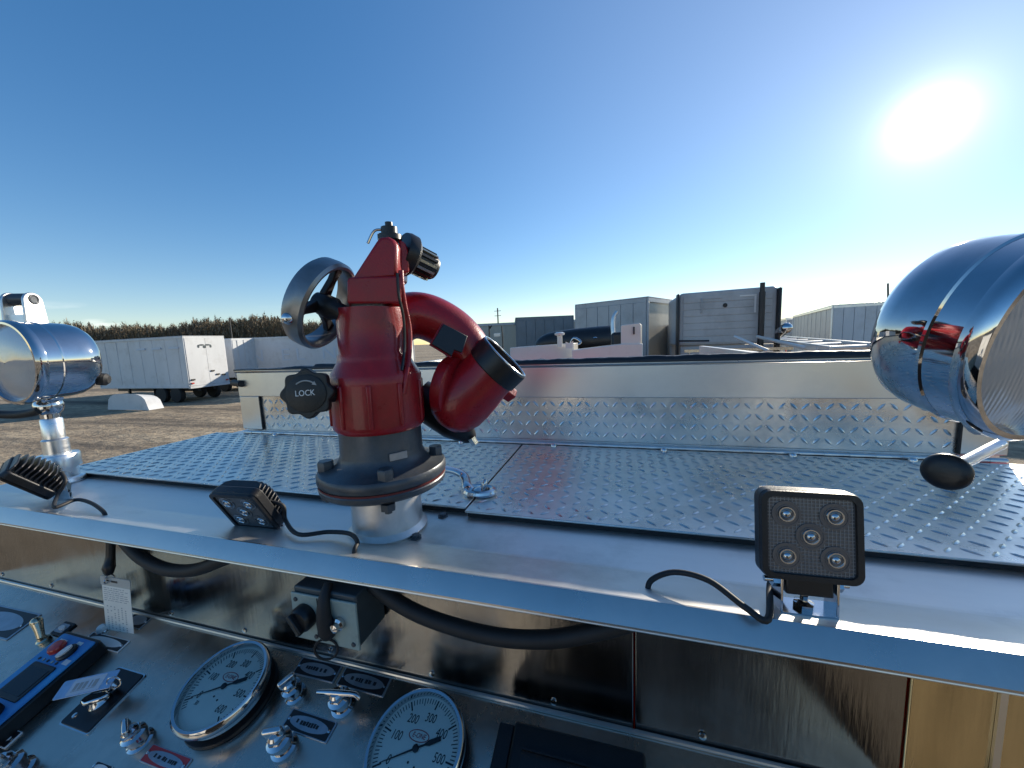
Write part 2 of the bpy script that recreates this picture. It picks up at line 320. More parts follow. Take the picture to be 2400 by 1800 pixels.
def ground_mat():
    m = bpy.data.materials.new('gravel_yard'); m.use_nodes = True; n = m.node_tree; L = n.links; b = n.nodes['Principled BSDF']; b.inputs['Roughness'].default_value = .95
    t = n.nodes.new('ShaderNodeTexCoord')
    def noise(scale, det, st=(1,1,1)):
        mp = n.nodes.new('ShaderNodeMapping'); mp.inputs['Scale'].default_value = st; L.new(t.outputs['Object'], mp.inputs[0])
        z = n.nodes.new('ShaderNodeTexNoise'); z.inputs['Scale'].default_value = scale; z.inputs['Detail'].default_value = det; z.inputs['Roughness'].default_value = .65; L.new(mp.outputs[0], z.inputs['Vector']); return z
    a = noise(.35, 8, (.35, 1, 1)); c = noise(9, 6); d = noise(.22, 6, (.16, 1.6, 1))
    ra = n.nodes.new('ShaderNodeValToRGB'); e = ra.color_ramp.elements
    e[0].position = .30; e[0].color = (.125,.092,.062,1); e[1].position = .66; e[1].color = (.46,.36,.235,1)
    k = ra.color_ramp.elements.new(.48); k.color = (.30,.23,.15,1); L.new(a.outputs['Fac'], ra.inputs[0])
    m1 = n.nodes.new('ShaderNodeMix'); m1.data_type = 'RGBA'; m1.blend_type = 'OVERLAY'; m1.inputs['Factor'].default_value = .8; L.new(ra.outputs[0], m1.inputs['A']); L.new(c.outputs['Color'], m1.inputs['B'])
    vo = n.nodes.new('ShaderNodeTexVoronoi'); vo.inputs['Scale'].default_value = 5.0; L.new(t.outputs['Object'], vo.inputs['Vector'])
    bw = n.nodes.new('ShaderNodeRGBToBW'); L.new(vo.outputs['Color'], bw.inputs[0]); av = n.nodes.new('ShaderNodeMath'); av.operation = 'MULTIPLY_ADD'; av.inputs[1].default_value = .55; L.new(bw.outputs[0], av.inputs[0])
    cf = n.nodes.new('ShaderNodeMath'); cf.operation = 'MULTIPLY'; cf.inputs[1].default_value = .5; L.new(c.outputs['Fac'], cf.inputs[0]); L.new(cf.outputs[0], av.inputs[2]); L.new(av.outputs[0], m1.inputs['B'])
    m2 = n.nodes.new('ShaderNodeMix'); m2.data_type = 'RGBA'; m2.inputs['B'].default_value = (.075,.06,.045,1); L.new(m1.outputs['Result'], m2.inputs['A'])
    r2 = n.nodes.new('ShaderNodeMapRange'); r2.inputs[1].default_value = .50; r2.inputs[2].default_value = .60; r2.inputs[4].default_value = .8; L.new(d.outputs['Fac'], r2.inputs[0]); L.new(r2.outputs[0], m2.inputs['Factor'])
    L.new(m2.outputs['Result'], b.inputs['Base Color'])
    bp = n.nodes.new('ShaderNodeBump'); bp.inputs['Strength'].default_value = .9; bp.inputs['Distance'].default_value = .06; L.new(c.outputs['Fac'], bp.inputs['Height'])
    b2 = n.nodes.new('ShaderNodeBump'); b2.inputs['Strength'].default_value = .8; b2.inputs['Distance'].default_value = .4; L.new(a.outputs['Fac'], b2.inputs['Height']); L.new(bp.outputs[0], b2.inputs['Normal'])
    L.new(b2.outputs[0], b.inputs['Normal']); return m

# ------------------------------------------------------------------ the yard and the wood behind it
g = MB(); GN = 60
for i in range(GN + 1):
    for j in range(GN + 1):
        x = -1500 + 3000 * i / GN; y = -1500 + 3000 * j / GN; g.v.append((x, y, -HC))
for i in range(GN):
    for j in range(GN):
        a = i * (GN + 1) + j; g.f.append((a, a + GN + 1, a + GN + 2, a + 1))
single('ground', g, ground_mat(), None, None, (0, 0, -HC), kind='structure')
tr = MB(); rnd = random.Random(3)
for i in range(120000):                      # thin winter branches and stems, massed into one far wood
    u = rnd.uniform(-260, 900); d = rnd.uniform(150, 185)
    base = at(u, 800, d); x, y = base.x, base.y
    hh = 15.6 + 1.2 * math.sin(u * .013) + .7 * math.sin(u * .041 + 1) + .6 * math.sin(u * .23 + 2) - max(0, (u - 560) / 90.0)
    hh = max(4.0, hh + 1.1 * math.sin(u * .55) * math.sin(u * .17 + d * .2) + rnd.gauss(0, .5)); z = -HC + hh * (rnd.random() ** .55)
    l = rnd.uniform(.8, 2.6); wd = rnd.uniform(.05, .28); a = rnd.uniform(0, 6.28); tilt = rnd.gauss(0, .5)
    dx, dy = math.cos(a) * wd, math.sin(a) * wd; tx, ty = math.cos(a + 1.3) * tilt * l, math.sin(a + 1.3) * tilt * l
    b = len(tr.v); tr.v += [(x - dx, y - dy, z), (x + dx, y + dy, z), (x + tx, y + ty, min(z + l, -HC + hh))]; tr.f.append((b, b + 1, b + 2))
single('wood', tr, M_wood, 'brown bare winter wood along the horizon on the left', 'wood', at(150, 830, 165), kind='stuff', flat=True)

# ------------------------------------------------------------------ fire engine: deck, lids, hose bed wall, control panel
LZ = -0.315
fe = Thing('fire_engine', 'fire engine deck of aluminium tread plate with a smooth ledge and pump panel in front', 'fire engine', (-0.3, 1.2, -HC))
X0, X1 = -1.52, 0.86
# ledge sheet with a crease, a slightly raised front strip and a folded edge
prof = [(0.640, LZ), (0.492, LZ), (0.420, LZ + 0.011), (0.4165, LZ + 0.0085), (0.4160, LZ - 0.022), (0.4185, LZ - 0.0245), (0.436, LZ - 0.0245)]
mb = MB(); nseg = 60
mb = MB()
def sheet(prof, xs):
    m = MB(); n = len(prof)
    for x in xs: m.v += [(x, y, z) for y, z in prof]
    for i in range(len(xs) - 1):
        for j in range(n - 1): a = i * n + j; m.f.append((a, a + n, a + n + 1, a + 1))
    return m
fold = sheet([(0.424, LZ - .0090), (0.3972, LZ - .0087), (0.3956, LZ - .0074), (0.3954, LZ - .0054), (0.4118, LZ + .0156), (0.4128, LZ + .0165), (0.4155, LZ + .0161)], [X0, X1])
ledge = fe.part('ledge', sheet([(0.4155, LZ + .0161), (0.455, LZ + .0078), (0.490, LZ + .0006), (0.496, LZ), (0.640, LZ)], [X0 + (X1 - X0) * i / 40 for i in range(41)]), M_alu, ang=3)
fe.part('folded_edge', fold, M_fascia, ledge, ang=15)
fe.part('edge_bead', MB().cyl((X0, .3966, LZ - .0092), (X1, .3966, LZ - .0092), .0016, 8), M_wallalu, ledge)
# lids: left and right, tread plate with raised lugs
LT = LZ + 0.013
def lugs(x0, x1, a0, a1, P, pitch=.0245, ln=.0105, wd=.0027, ht=.0015, seed=1):
    """raised lens-shaped lugs in alternating directions; P(u,v,h) maps to space"""
    m = MB(); nx = int((x1 - x0) / pitch); ny = max(1, int((a1 - a0) / pitch)); px = (x1 - x0) / nx; py = (a1 - a0) / ny; c = math.cos(R_(45))
    rr = random.Random(seed)
    for i in range(nx):
        for j in range(ny):
            cx = x0 + px * (i + .5) + rr.uniform(-.0005, .0005); cy = a0 + py * (j + .5) + rr.uniform(-.0005, .0005); s = 1 if (i + j) % 2 else -1
            tx, ty = c, c * s; qx, qy = -ty, tx
            def pt(a, b, h): return P(cx + tx * a + qx * b, cy + ty * a + qy * b, h)
            l = ln * rr.uniform(.94, 1.04)
            b = len(m.v); m.v += [pt(-l, 0, 0), pt(-l * .45, -wd, 0), pt(l * .45, -wd, 0), pt(l, 0, 0), pt(l * .45, wd, 0), pt(-l * .45, wd, 0), pt(-l * .55, 0, ht), pt(l * .55, 0, ht)]
            m.f += [(b+0, b+1, b+6), (b+1, b+2, b+7, b+6), (b+2, b+3, b+7), (b+3, b+4, b+7), (b+4, b+5, b+6, b+7), (b+5, b+0, b+6)]
    return m
def lid(x0, x1, y0, y1, lab, seed):
    m = MB().box((x0, y0, LT - .004), (x1, y1, LT)); o = fe.part('deck_lid', m, M_tread, bevel=.0012, label=lab)
    fe.part('lip', MB().box((x0 + .004, y0 + .004, LZ + .0006), (x1 - .004, y0 + .012, LT - .0045)), M_rubber, o)
    fe.part('tread_lugs', lugs(x0 + .006, x1 - .006, y0 + .006, y1 - .004, lambda a, b, h: (a, b, LT + .0002 + h), seed=seed), M_tread, o, kind='stuff', ang=20); return o
HY = 1.020
lidL = lid(-1.470, -0.272, 0.602, HY, 'left tread plate lid of the deck', 1)
lidR = lid(-0.268, 0.840, 0.588, HY, 'right tread plate lid of the deck', 2)
# the back hinge: rod, knuckles, screws
hm = MB().cyl((-1.34, HY + .008, LT + .003), (.80, HY + .008, LT + .003), .0055, 10); hinge = fe.part('hinge', hm, M_wallalu)
for i in range(43):
    x = -1.33 + i * .05; k = MB().cyl((x, HY + .008, LT + .003), (x + .028, HY + .008, LT + .003), .0066, 10)
    fe.part('knuckle', k, M_wallalu, hinge)
for u, v in [(613, 1030), (1068, 1047), (1295, 1052), (1558, 1063), (1867, 1076), (2150, 1086)]:
    p = pl(u, v, z=LT); s_ = MB().lathe([(.0085, 0), (.0085, .004), (.006, .008), (.001, .0095)], Matrix.Translation((p.x, HY - .012, LT)), 12)
    fe.part('screw', s_, M_chrome2, hinge)
# hose bed wall behind the deck
WY = 1.040; WT = -0.066
wall = fe.part('hose_bed_wall', MB().box((-1.352, WY + .012, LZ - .02), (.806, WY + .05, WT - .002)).box((-1.352, WY + .051, LZ - .02), (-1.31, 4.0, WT - .06)).box((.764, WY + .051, LZ - .02), (.806, 4.0, WT - .06)), M_wallalu)
fe.part('top_rail', MB().box((-1.356, WY - .004, WT - .100), (.808, WY + .0115, WT - .0125)), M_wallalu, wall, bevel=.002)
fe.part('side_rail', MB().box((-1.356, WY - .003, LT + .012), (-1.262, WY + .0112, WT - .1005)), M_wallalu, wall, bevel=.002)
fe.part('side_rail', MB().box((.726, WY - .003, LT + .012), (.808, WY + .0112, WT - .1005)), M_wallalu, wall, bevel=.002)
tp = fe.part('tread_panel', MB().box((-1.2615, WY + .004, LT + .011), (.7255, WY + .0114, WT - .1008)), M_tread, wall)
fe.part('tread_lugs', lugs(-1.255, .720, LT + .016, WT - .106, lambda a, b, h: (a, WY + .0038 - h * 1.15, b), pitch=.0245, ln=.0118, wd=.0033, seed=3), M_tread, tp, kind='stuff', ang=20)
fe.part('seam_strip', MB().box((-1.2645, WY - .0034, LT + .012), (-1.2605, WY + .003, WT - .101)), M_rubber, wall)
fe.part('seam_strip', MB().box((.7245, WY - .0034, LT + .012), (.7285, WY + .003, WT - .101)), M_rubber, wall)
fe.part('bottom_strip', MB().box((-1.262, WY - .006, LT + .0035), (.726, WY + .003, LT + .0105)), M_wallalu, wall, bevel=.001)
fe.part('edge_trim', MB().cyl((-1.358, WY - .004, WT - .006), (.81, WY - .004, WT - .006), .0062, 12), M_fascia, wall)
# rumpled black cover lying on the hose bed, its hem hangs just over the rail
tm = MB(); nx = 220; rr = random.Random(5)
secs = [(WY - .0098, -.006), (WY - .0105, .000), (WY - .004, .005), (WY + .012, .006), (WY + .036, .005), (WY + .052, .001), (WY + .056, -.03), (WY + .3, -.17), (WY + 1.2, -.19), (WY + 2.9, -.16)]
for i in range(nx + 1):
    x = -1.36 + 2.175 * i / nx; e = (.0012 * math.sin(i * .61) * math.sin(i * .13 + 1) + rr.uniform(-.0009, .0009)) + (.004 if i > 36 else -.006 + .004 * (i > 22)) + .002 * math.sin(i * .045)
    for j, (y, dz) in enumerate(secs): tm.v.append((x, y, WT + dz + (e if 1 < j < 6 else (.02 * math.sin(i * .2 + j) if j > 6 else 0))))
nj = len(secs)
for i in range(nx):
    for j in range(nj - 1): a = i * nj + j; tm.f.append((a, a + nj, a + nj + 1, a + 1))
fe.part('hose_bed_cover', tm, M_tarp, wall, ang=70)
bp_ = MB().cyl((-1.405, WY + .02, -.118), (-1.325, WY - .012, -.118), .0125, 16); fe.part('rubber_stop', bp_, M_rubber, wall)
# body under the deck, sides and the walkway behind the operator
fe.part('body', MB().box((X0 + .004, .66, -2.45), (X1 - .004, 4.2, LZ - .012)), M_redb, bevel=.01)
# pump panel: upright back sheet, sloping panel, end wall
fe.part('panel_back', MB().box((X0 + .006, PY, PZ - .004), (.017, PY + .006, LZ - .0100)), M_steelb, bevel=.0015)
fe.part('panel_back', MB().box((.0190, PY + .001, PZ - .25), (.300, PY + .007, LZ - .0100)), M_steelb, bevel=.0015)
fe.part('panel_back', MB().box((.302, PY - .0005, PZ - .25), (X1 - .006, PY + .006, LZ - .0100)), M_goldglow, bevel=.0015)  # right stretch of the back sheet, mirrored glow put in as gold colour
for i in range(9): fe.part('panel_screw', MB().lathe([(.0048, 0), (.0044, .0018), (.0012, .0026)], zframe(Vector((X0 + .1 + i * .19, PY - .0001, PZ + .016)), Vector((0, -1, 0))), 12), M_chrome2)
n_ = 40; slope = .52; pm = MB()
a = Vector((X0 + .006, PY, PZ)); b = Vector((.30, PY, PZ))
pm.slab([a, b, b - PU * slope, a - PU * slope], -PN * .004)
panel = fe.part('control_panel', pm, M_steel, bevel=.001)
fe.part('panel_bead', MB().cyl((X0 + .008, PY - .003, PZ + .0022), (.30, PY - .003, PZ + .0022), .0030, 8), M_wallalu, panel)
fe.part('seam_strip', MB().box((.372, PY - .004, PZ - .24), (.378, PY - .0008, LZ - .0105)), M_wallalu)
# under-panel front and walkway floor
q = Vector((0, PY, PZ)) - PU * slope
fe.part('panel_skirt', MB().box((X0 + .006, q.y, -1.7), (.30, q.y + .004, q.z - .004)), M_blackm)
fe.part('walkway', MB().box((X0, -1.5, -1.75), (X1 + .14, q.y + .5, -1.70)), M_mat)
# crew cab behind the photographer (it is what the chrome and the panels mirror)
cab = fe.part('crew_cab', MB().box((X0, -3.6, -2.4), (X1, -1.55, -.161)), M_cabwall, bevel=.03)
fe.part('cab_roof', MB().box((X0 + .02, -3.55, -.160), (X1 - .02, -1.552, .0)), M_iron, cab, bevel=.05)
fe.part('cab_door_panel', MB().box((X0 - .012, -3.4, -2.3), (X0 - .001, -1.7, -.4)), M_redb, cab, bevel=.004)
fe.part('reflection_blocker', MB().box((-.42, -1.549, -1.66), (.84, -1.53, -.165)), M_mat, cab, bevel=.006)  # added dark sheet, out of view, darkens what the panel back mirrors
fe.part('light_bar', MB().box((-1.1, -2.9, .001), (.45, -2.6, .07)), M_chrome, cab, bevel=.02)
for wy in (2.6, -2.4):
    for wx in (X0 + .14, X1 - .14):
        fe.part('wheel', MB().lathe([(.3, -.12), (.5, -.13), (.53, -.08), (.53, .08), (.5, .13), (.3, .12)], zframe(Vector((wx, wy, -HC + .53)), Vector((1, 0, 0))), 28), M_tyre)
# drain spots and bolt heads on the ledge
for u, v in [(605, 1270), (2395, 1380)]: pass
for i, (u, v) in enumerate([(597, 1230), (1038, 1210), (975, 1260)]):
    p = pl(u, v, z=LZ); fe.part('bolt_head', MB().lathe([(.010, 0), (.010, .0015), (.0065, .002), (.0065, .0055), (.001, .006)], Matrix.Translation((p.x, max(p.y, .50), LZ + .0003)), 6), M_iron)
# lid latch: bent lever and ring on the right lid
lt = pl(1028 * K, 1066 * K, z=LT)
fe.part('latch_lever', MB().tube([mo(958, 1012, .11), mo(985, 1018, .11), mo(1003, 1030, .10), Vector((lt.x - .020, lt.y + .004, LT + .012)), Vector((lt.x - .008, lt.y, LT + .006))], [.008, .0085, .010, .010, .008], 12, 6, .6), M_chrome2, lidR)
fe.part('latch_ring', MB().torus(.024, .007, Matrix.Translation((lt.x + .008, lt.y, LT + .006)) @ Matrix.Diagonal((1.15, .85, 1, 1)), 28, 8).lathe([(.012, -.004), (.012, .006), (.004, .010)], Matrix.Translation((lt.x + .008, lt.y, LT + .004)), 14), M_chrome2, lidR)
fe.part('latch_pin', MB().tube([(lt.x + .016, lt.y, LT + .006), (lt.x + .019, lt.y + .002, LT + .022), (lt.x + .021, lt.y + .004, LT + .030)], [.006, .006, .003], 10, 4), M_chrome2, lidR)

# ------------------------------------------------------------------ water monitor
AXM = Matrix.Translation((AX, AY, 0))
wm = Thing('water_monitor', 'red cast deck water monitor with hand wheel bolted to the grey flange', 'water cannon', (AX, AY, LZ))
wm.part('riser_pipe', MB().lathe([(.064, LZ + .0005), (.066, LZ + .004), (.062, LZ + .008), (.0585, LZ + .012), (.0575, -.234)], AXM, 48), M_alu)
fl = wm.part('lower_flange', MB().lathe([(.058, -.236), (.080, -.236), (.098, -.233), (.1025, -.229), (.1035, -.222), (.102, -.2195)], AXM, 56), M_iron)
wm.part('gasket', MB().lathe([(.103, -.2196), (.1035, -.2165)], AXM, 56), M_gasket, fl)
uf = wm.part('upper_flange', MB().lathe([(.102, -.2163), (.1045, -.213), (.1045, -.203), (.102, -.199), (.078, -.194), (.071, -.186), (.067, -.176), (.066, -.128)], AXM, 56), M_iron)
for k in range(4):
    t = R_(37 + 90 * k); bx, by = AX + .089 * math.cos(t), AY + .089 * math.sin(t)
    bo = wm.part('flange_bolt', MB().lathe([(.0125, -.1985), (.0125, -.184), (.011, -.182), (.002, -.182)], Matrix.Translation((bx, by, 0)), 6), M_iron, uf)
    wm.part('nut', MB().lathe([(.0115, -.2355), (.0115, -.246), (.006, -.246), (.006, -.251)], Matrix.Translation((bx, by, 0)), 6), M_iron, uf)
lab_p = Vector((AX, AY, -.172)) - AE * .0668 + AR * .022
wm.part('cast_badge', MB().box((-.014, -.005, 0), (.014, .006, .0022), zframe(lab_p, -AE + AR * .33, AR)), M_platealu, uf)
body = wm.part('swivel_body', MB().lathe([(.068, -.136), (.0725, -.131), (.0735, -.122), (.0725, -.060), (.0725, -.048), (.070, -.043), (.060, -.026), (.0575, -.020), (.0575, -.014), (.0545, -.010), (.0545, .028), (.0535, .060)], AXM, 56), M_red)
for k in range(10):                        # cast ribs round the swivel body
    t = R_(36 * k + 8); wm.part('cast_rib', MB().box((.070, -.0035, -.125), (.0762, .0035, -.058), AXM @ Matrix.Rotation(t, 4, 'Z')), M_red, body, bevel=.002)
# head: gear housing with tapering cap
def face(ptsd, off): return [mo(u, v, off) for u, v in ptsd]
gh = wm.part('gear_housing', MB().slab(face([(750, 655), (868, 655), (868, 600), (862, 596), (756, 598), (750, 604)], -.056), AE * .105), M_red, bevel=.005)
cap = wm.part('gear_cap', MB().slab(face([(755, 608), (858, 600), (858, 530), (851, 517), (838, 510), (822, 511), (812, 520)], -.050), (AE * .072 + AR * .022)), M_red, bevel=.005)
wm.part('side_plate', MB().slab(face([(862, 592), (884, 588), (884, 545), (876, 524), (862, 516)], -.020), AE * .04), M_red, cap, bevel=.003)
nut = mo(842, 514, -.01)
wm.part('cap_nut', MB().lathe([(.019, -.004), (.019, .004), (.013, .006), (.013, .016), (.006, .018), (.006, .024), (.001, .025)], Matrix.Translation(nut), 16), M_black, cap)
wm.part('lifting_wire', MB().tube([nut + Vector((-.004, 0, .012)), nut - AR * .022 + UP * .010, nut - AR * .034 - UP * .010], .0022, 8, 6), M_chrome2, cap)
m0 = mo(872, 548, .01); m1 = mo(932, 578, .03)
mot = wm.part('motor_collar', MB().lathe([(.034, -.006), (.036, 0), (.036, .012), (.030, .018)], zframe(m0, m1 - m0), 32), M_black, cap)
mz = zframe(m0, m1 - m0); ml = (m1 - m0).length
wm.part('motor_stub', MB().lathe([(.0225, .010), (.0225, ml), (.019, ml + .006), (.008, ml + .007)], mz, 28), M_blackm, mot)
for k in range(14):
    wm.part('grip_rib', MB().box((.021, -.0022, .020), (.0255, .0022, ml - .002), mz @ Matrix.Rotation(2 * math.pi * k / 14, 4, 'Z')), M_brass if k % 3 else M_black, mot)
# hand wheel
hn = (-AE * .36 + (AR * .88 - UP * .475) * .93).normalized(); hc = mo(712, 664, -.005)
HM = zframe(hc, hn, AR); hr = .070
M_wheel = mat('worn_grey_wheel', (.30,.305,.31), .34, .8, var=.35, vscale=18, bump=.08, bscale=200)
whl = wm.part('hand_wheel', MB().lathe([(hr - .003, .004), (hr + .001, .0), (hr + .002, -.010), (hr + .001, -.024), (hr - .003, -.029), (hr - .008, -.029), (hr - .010, -.020), (hr - .010, -.004), (hr - .007, .003), (hr - .003, .004)], HM, 56, False, False), M_wheel)
for k in range(3):
    MM = HM @ Matrix.Rotation(R_(120 * k + 35), 4, 'Z')
    wm.part('spoke', MB().prism([(.014, -.010), (.040, -.006), (hr - .008, -.009), (hr - .008, .009), (.040, .006), (.014, .010)], -.020, -.010, MM), M_blackm, whl, bevel=.002)
wm.part('hub', MB().lathe([(.015, -.024), (.018, -.01), (.018, .008), (.014, .014), (.014, .046)], HM, 28), M_blackm, whl)
kn = hc - hn * .040 - (AR * .475 + UP * .88).normalized() * 0 + (HM.to_3x3() @ Vector((-.074, .03, -.002)))
wm.part('spinner_knob', MB().ball(hc + HM.to_3x3() @ Vector((-.0665, .026, -.014)), .0085, 16, 10), M_chrome2, whl)
# lock knob
kc = mo(662, 850, -.055); kz = (-AE * .96 - AR * .22 + UP * .10); KM = zframe(kc, kz, AR)
def lobed(r, amp, n, m=96): return [((r + amp * math.cos(n * 2 * math.pi * i / m)) * math.cos(2 * math.pi * i / m), (r + amp * math.cos(n * 2 * math.pi * i / m)) * math.sin(2 * math.pi * i / m)) for i in range(m)]
lk = wm.part('lock_knob', MB().prism(lobed(.0345, .0026, 8), -.016, 0, KM), M_knob, bevel=.0018)
wm.part('knob_disc', MB().lathe([(.0275, .0002), (.0275, .0016), (.0265, .0022), (.001, .0022)], KM, 40), M_knob, lk)
wm.text('lettering', 'LOCK', .0120, KM @ Matrix.Translation((-.001, .0005, .0026)), M_white, lk, sx=.85)
am = MB().torus(.0185, .0011, KM @ Matrix.Translation((0, 0, .0024)), 20, 6, R_(50), R_(130)); tipm = KM @ Matrix.Rotation(R_(50), 4, 'Z')
am.prism([(.0155, .001), (.0215, .001), (.0185, -.005)], .0022, .0032, tipm); wm.part('arrow_mark', am, M_greyprint, lk)
wm.part('knob_stem', MB().cyl(kc - kz.normalized() * .01, Vector((AX, AY, -.075)) - AR * .04 - AE * .02, .013, 18), M_blackm, lk)
# upper elbow and outlet
el = [mo(850, 700, .045), mo(890, 682, .045), mo(935, 690, .04), mo(985, 722, .035), mo(1020, 770, .03), mo(1040, 825, .02)]
elb = wm.part('upper_elbow', MB().tube(el, [.041, .042, .042, .042, .042, .040], 28, 8), M_red)
out0 = mo(1000, 862, .012); out1 = mo(1086, 776, -.022); od = (out1 - out0)
OM = zframe(out0, od); ol = od.length
ot = wm.part('outlet_elbow', MB().lathe([(.002, -.060), (.020, -.058), (.038, -.050), (.051, -.034), (.0565, -.012), (.0565, .010), (.0535, .040), (.0505, .060), (.0500, ol - .030)], OM, 44), M_red)
wm.part('rotation_joint', MB().lathe([(.048, 0), (.054, .004), (.054, .022), (.046, .026)], zframe(mo(985, 838, .0), -AR * .75 + AE * .6 + UP * .2), 36), M_red, ot)
wm.part('outlet_ring', MB().lathe([(.0505, ol - .030), (.0525, ol - .028), (.0525, ol + .004), (.0505, ol + .006), (.0455, ol + .006), (.0445, ol - .02), (.0445, ol - .05), (.001, ol - .05)], OM, 44), M_black, ot)
wm.part('outlet_rim', MB().torus(.0497, .0018, OM @ Matrix.Translation((0, 0, ol + .0065)), 44, 8), M_chrome2, ot)
wm.part('drain_cone', MB().tube([mo(905, 845, .06), mo(945, 880, .05), mo(985, 915, .04), mo(1008, 940, .035), mo(1012, 952, .035)], [.026, .040, .034, .019, .012], 18, 5), M_black, ot)
wm.part('drain_nut', MB().cyl(mo(1018, 945, .02), mo(1026, 958, .02), .008, 6), M_chrome2, ot)
bk = mo(972, 736, -.035)
lv = wm.part('indicator_plate', MB().prism([(-.026, -.022), (.012, -.024), (.012, -.012), (.026, -.010), (.024, .022), (-.022, .020)], 0, .004, zframe(bk, -AE + UP * .25 + AR * .2, AR * .86 - UP * .5)), M_black, elb, bevel=.001)
wm.part('plate_edge', MB().prism([(-.028, -.024), (.013, -.026), (.013, -.0135), (.028, -.0115), (.026, .024), (-.024, .022)], -.0025, -.0002, zframe(bk, -AE + UP * .25 + AR * .2, AR * .86 - UP * .5)), M_red, elb)
wm.part('plate_boss', MB().cyl(bk + AE * .03, bk + AE * .002, .012, 14), M_red, elb)
wm.part('lug', MB().box((-.012, -.010, -.01), (.012, .010, .012), zframe(mo(1098, 850, .02), AR * .8 - UP * .6)), M_red, ot, bevel=.003)
# conduit down the body
wm.part('conduit', MB().tube([mo(866, 585, -.050), mo(868, 620, -.052), mo(874, 660, -.045), mo(884, 710, -.038), mo(884, 760, -.044), mo(878, 810, -.058), mo(872, 850, -.062)], .0042, 10, 6), M_red)
wm.part('cable', MB().tube([mo(858, 590, -.055), mo(862, 640, -.056), mo(872, 690, -.050), mo(874, 750, -.050), mo(868, 800, -.065)], .0022, 8, 6), M_black)
wm.part('body_web', MB().slab([mo(880, 790, -.01), mo(910, 830, -.01), mo(912, 880, -.01), mo(882, 880, -.01)], AE * .03), M_red, bevel=.003)

# ------------------------------------------------------------------ spotlights
def spotlight(label, c, az, el, post, r=.1, L=.14, knob=None):
    n = Vector((math.sin(az) * math.cos(el), -math.cos(az) * math.cos(el), math.sin(el)))
    T = Thing('spotlight', label, 'spotlight', (post[0], post[1], LZ), group='chrome spotlights on the pump deck ledge')
    M = zframe(c, n)
    # shell: domed rear, straight barrel, bead, bezel
    pr = [(.001, -L - .003), (.45*r, -L - .002), (.72*r, -L + .001), (.84*r, -L + .006), (.925*r, -L + .016), (.97*r, -L + .030), (.985*r, -L + .048), (.985*r, -.042)]
    sh = T.part('shell', MB().lathe(pr, M, 72), M_chrome, ang=50)
    T.part('bead', MB().lathe([(.985*r, -.0425), (1.01*r, -.041), (1.012*r, -.038), (.99*r, -.0365), (.99*r, -.012)], M, 72, False, False), M_chrome, sh)
    T.part('bezel', MB().lathe([(.99*r, -.0125), (1.03*r, -.011), (1.045*r, -.005), (1.04*r, .003), (1.0*r, .008), (.95*r, .008), (.93*r, .003), (.915*r, -.002)], M, 72, False, False), M_chrome, sh)
    T.part('reflector', MB().lathe([(.92*r, -.002), (.86*r, -.012), (.72*r, -.030), (.52*r, -.046), (.28*r, -.056), (.10*r, -.059), (.10*r, -.040), (.06*r, -.034), (.001, -.033)], M, 56, False, False), M_chrome, sh)
    T.part('lens', MB().lathe([(.925*r, -.001), (.7*r, .006), (.4*r, .010), (.001, .0115)], M, 56, False, False), M_spotlens, sh)
    # yoke, ball joint and stepped post
    pz = Vector((post[0], post[1], 0)); bc = M @ Vector((0, 0, -.055)); jb_z = bc.z - r - .018
    jx = Vector((post[0], post[1], jb_z))
    T.part('mount_foot', MB().tube([bc - UP * (r * .96), bc * .4 + jx * .6 - UP * .02, jx], [.020, .018, .017], 16, 4), M_chrome2)
    T.part('ball_joint', MB().ball(jx, .026, 28, 16).cyl(jx - UP * .034, jx - UP * .02, .017, 24), M_chrome2)
    pp = [(.040, LZ + .0005), (.042, LZ + .004), (.040, LZ + .012), (.0315, LZ + .014), (.0315, LZ + .040), (.0385, LZ + .041), (.0385, LZ + .072), (.0365, LZ + .075), (.0235, LZ + .076), (.0235, LZ + .112), (.0195, LZ + .116), (.0195, jb_z - .034), (.0165, jb_z - .030)]
    T.part('post', MB().lathe(pp, Matrix.Translation(pz), 40), M_nickel)
    if knob:
        a0, b0 = knob; d = (b0 - a0).normalized()
        T.part('aim_handle', MB().tube([a0, b0], .0062, 14), M_nickel)
        kz_ = (-b0).normalized() + d * .35
        T.part('handle_knob', MB().lathe([(.004, -.017), (.013, -.0165), (.0185, -.013), (.0205, -.007), (.0200, -.002), (.0175, .001), (.011, .0028), (.001, .0033)], zframe(b0 + d * .012, kz_), 36), M_black)
    return T
spotlight('large chrome spotlight cut off by the right edge, black ball handle below it', Vector((.405, .484, -.0215)), .42, -.213, (.52, .53), L=.106, knob=(at(2345, 1040, .44), at(2232, 1098, .42)))
lsp = spotlight('chrome spotlight on a stepped silver post at the left edge of the deck', Vector((-1.345, .510, -.006)), .06, -.02, (-1.372, .565), r=.094, L=.122)
cpt = [at(-60, 965, .93), at(20, 972, .93), at(70, 968, .92), at(95, 960, .91)]
lsp.part('power_cable', MB().tube(cpt, .010, 12, 6), M_rubber)
lsp.part('rear_grip', MB().lathe([(.010, 0), (.016, .006), (.016, .022), (.010, .028)], zframe(at(222, 888, .965), Vector((.75, .65, -.15))), 20), M_rubber)

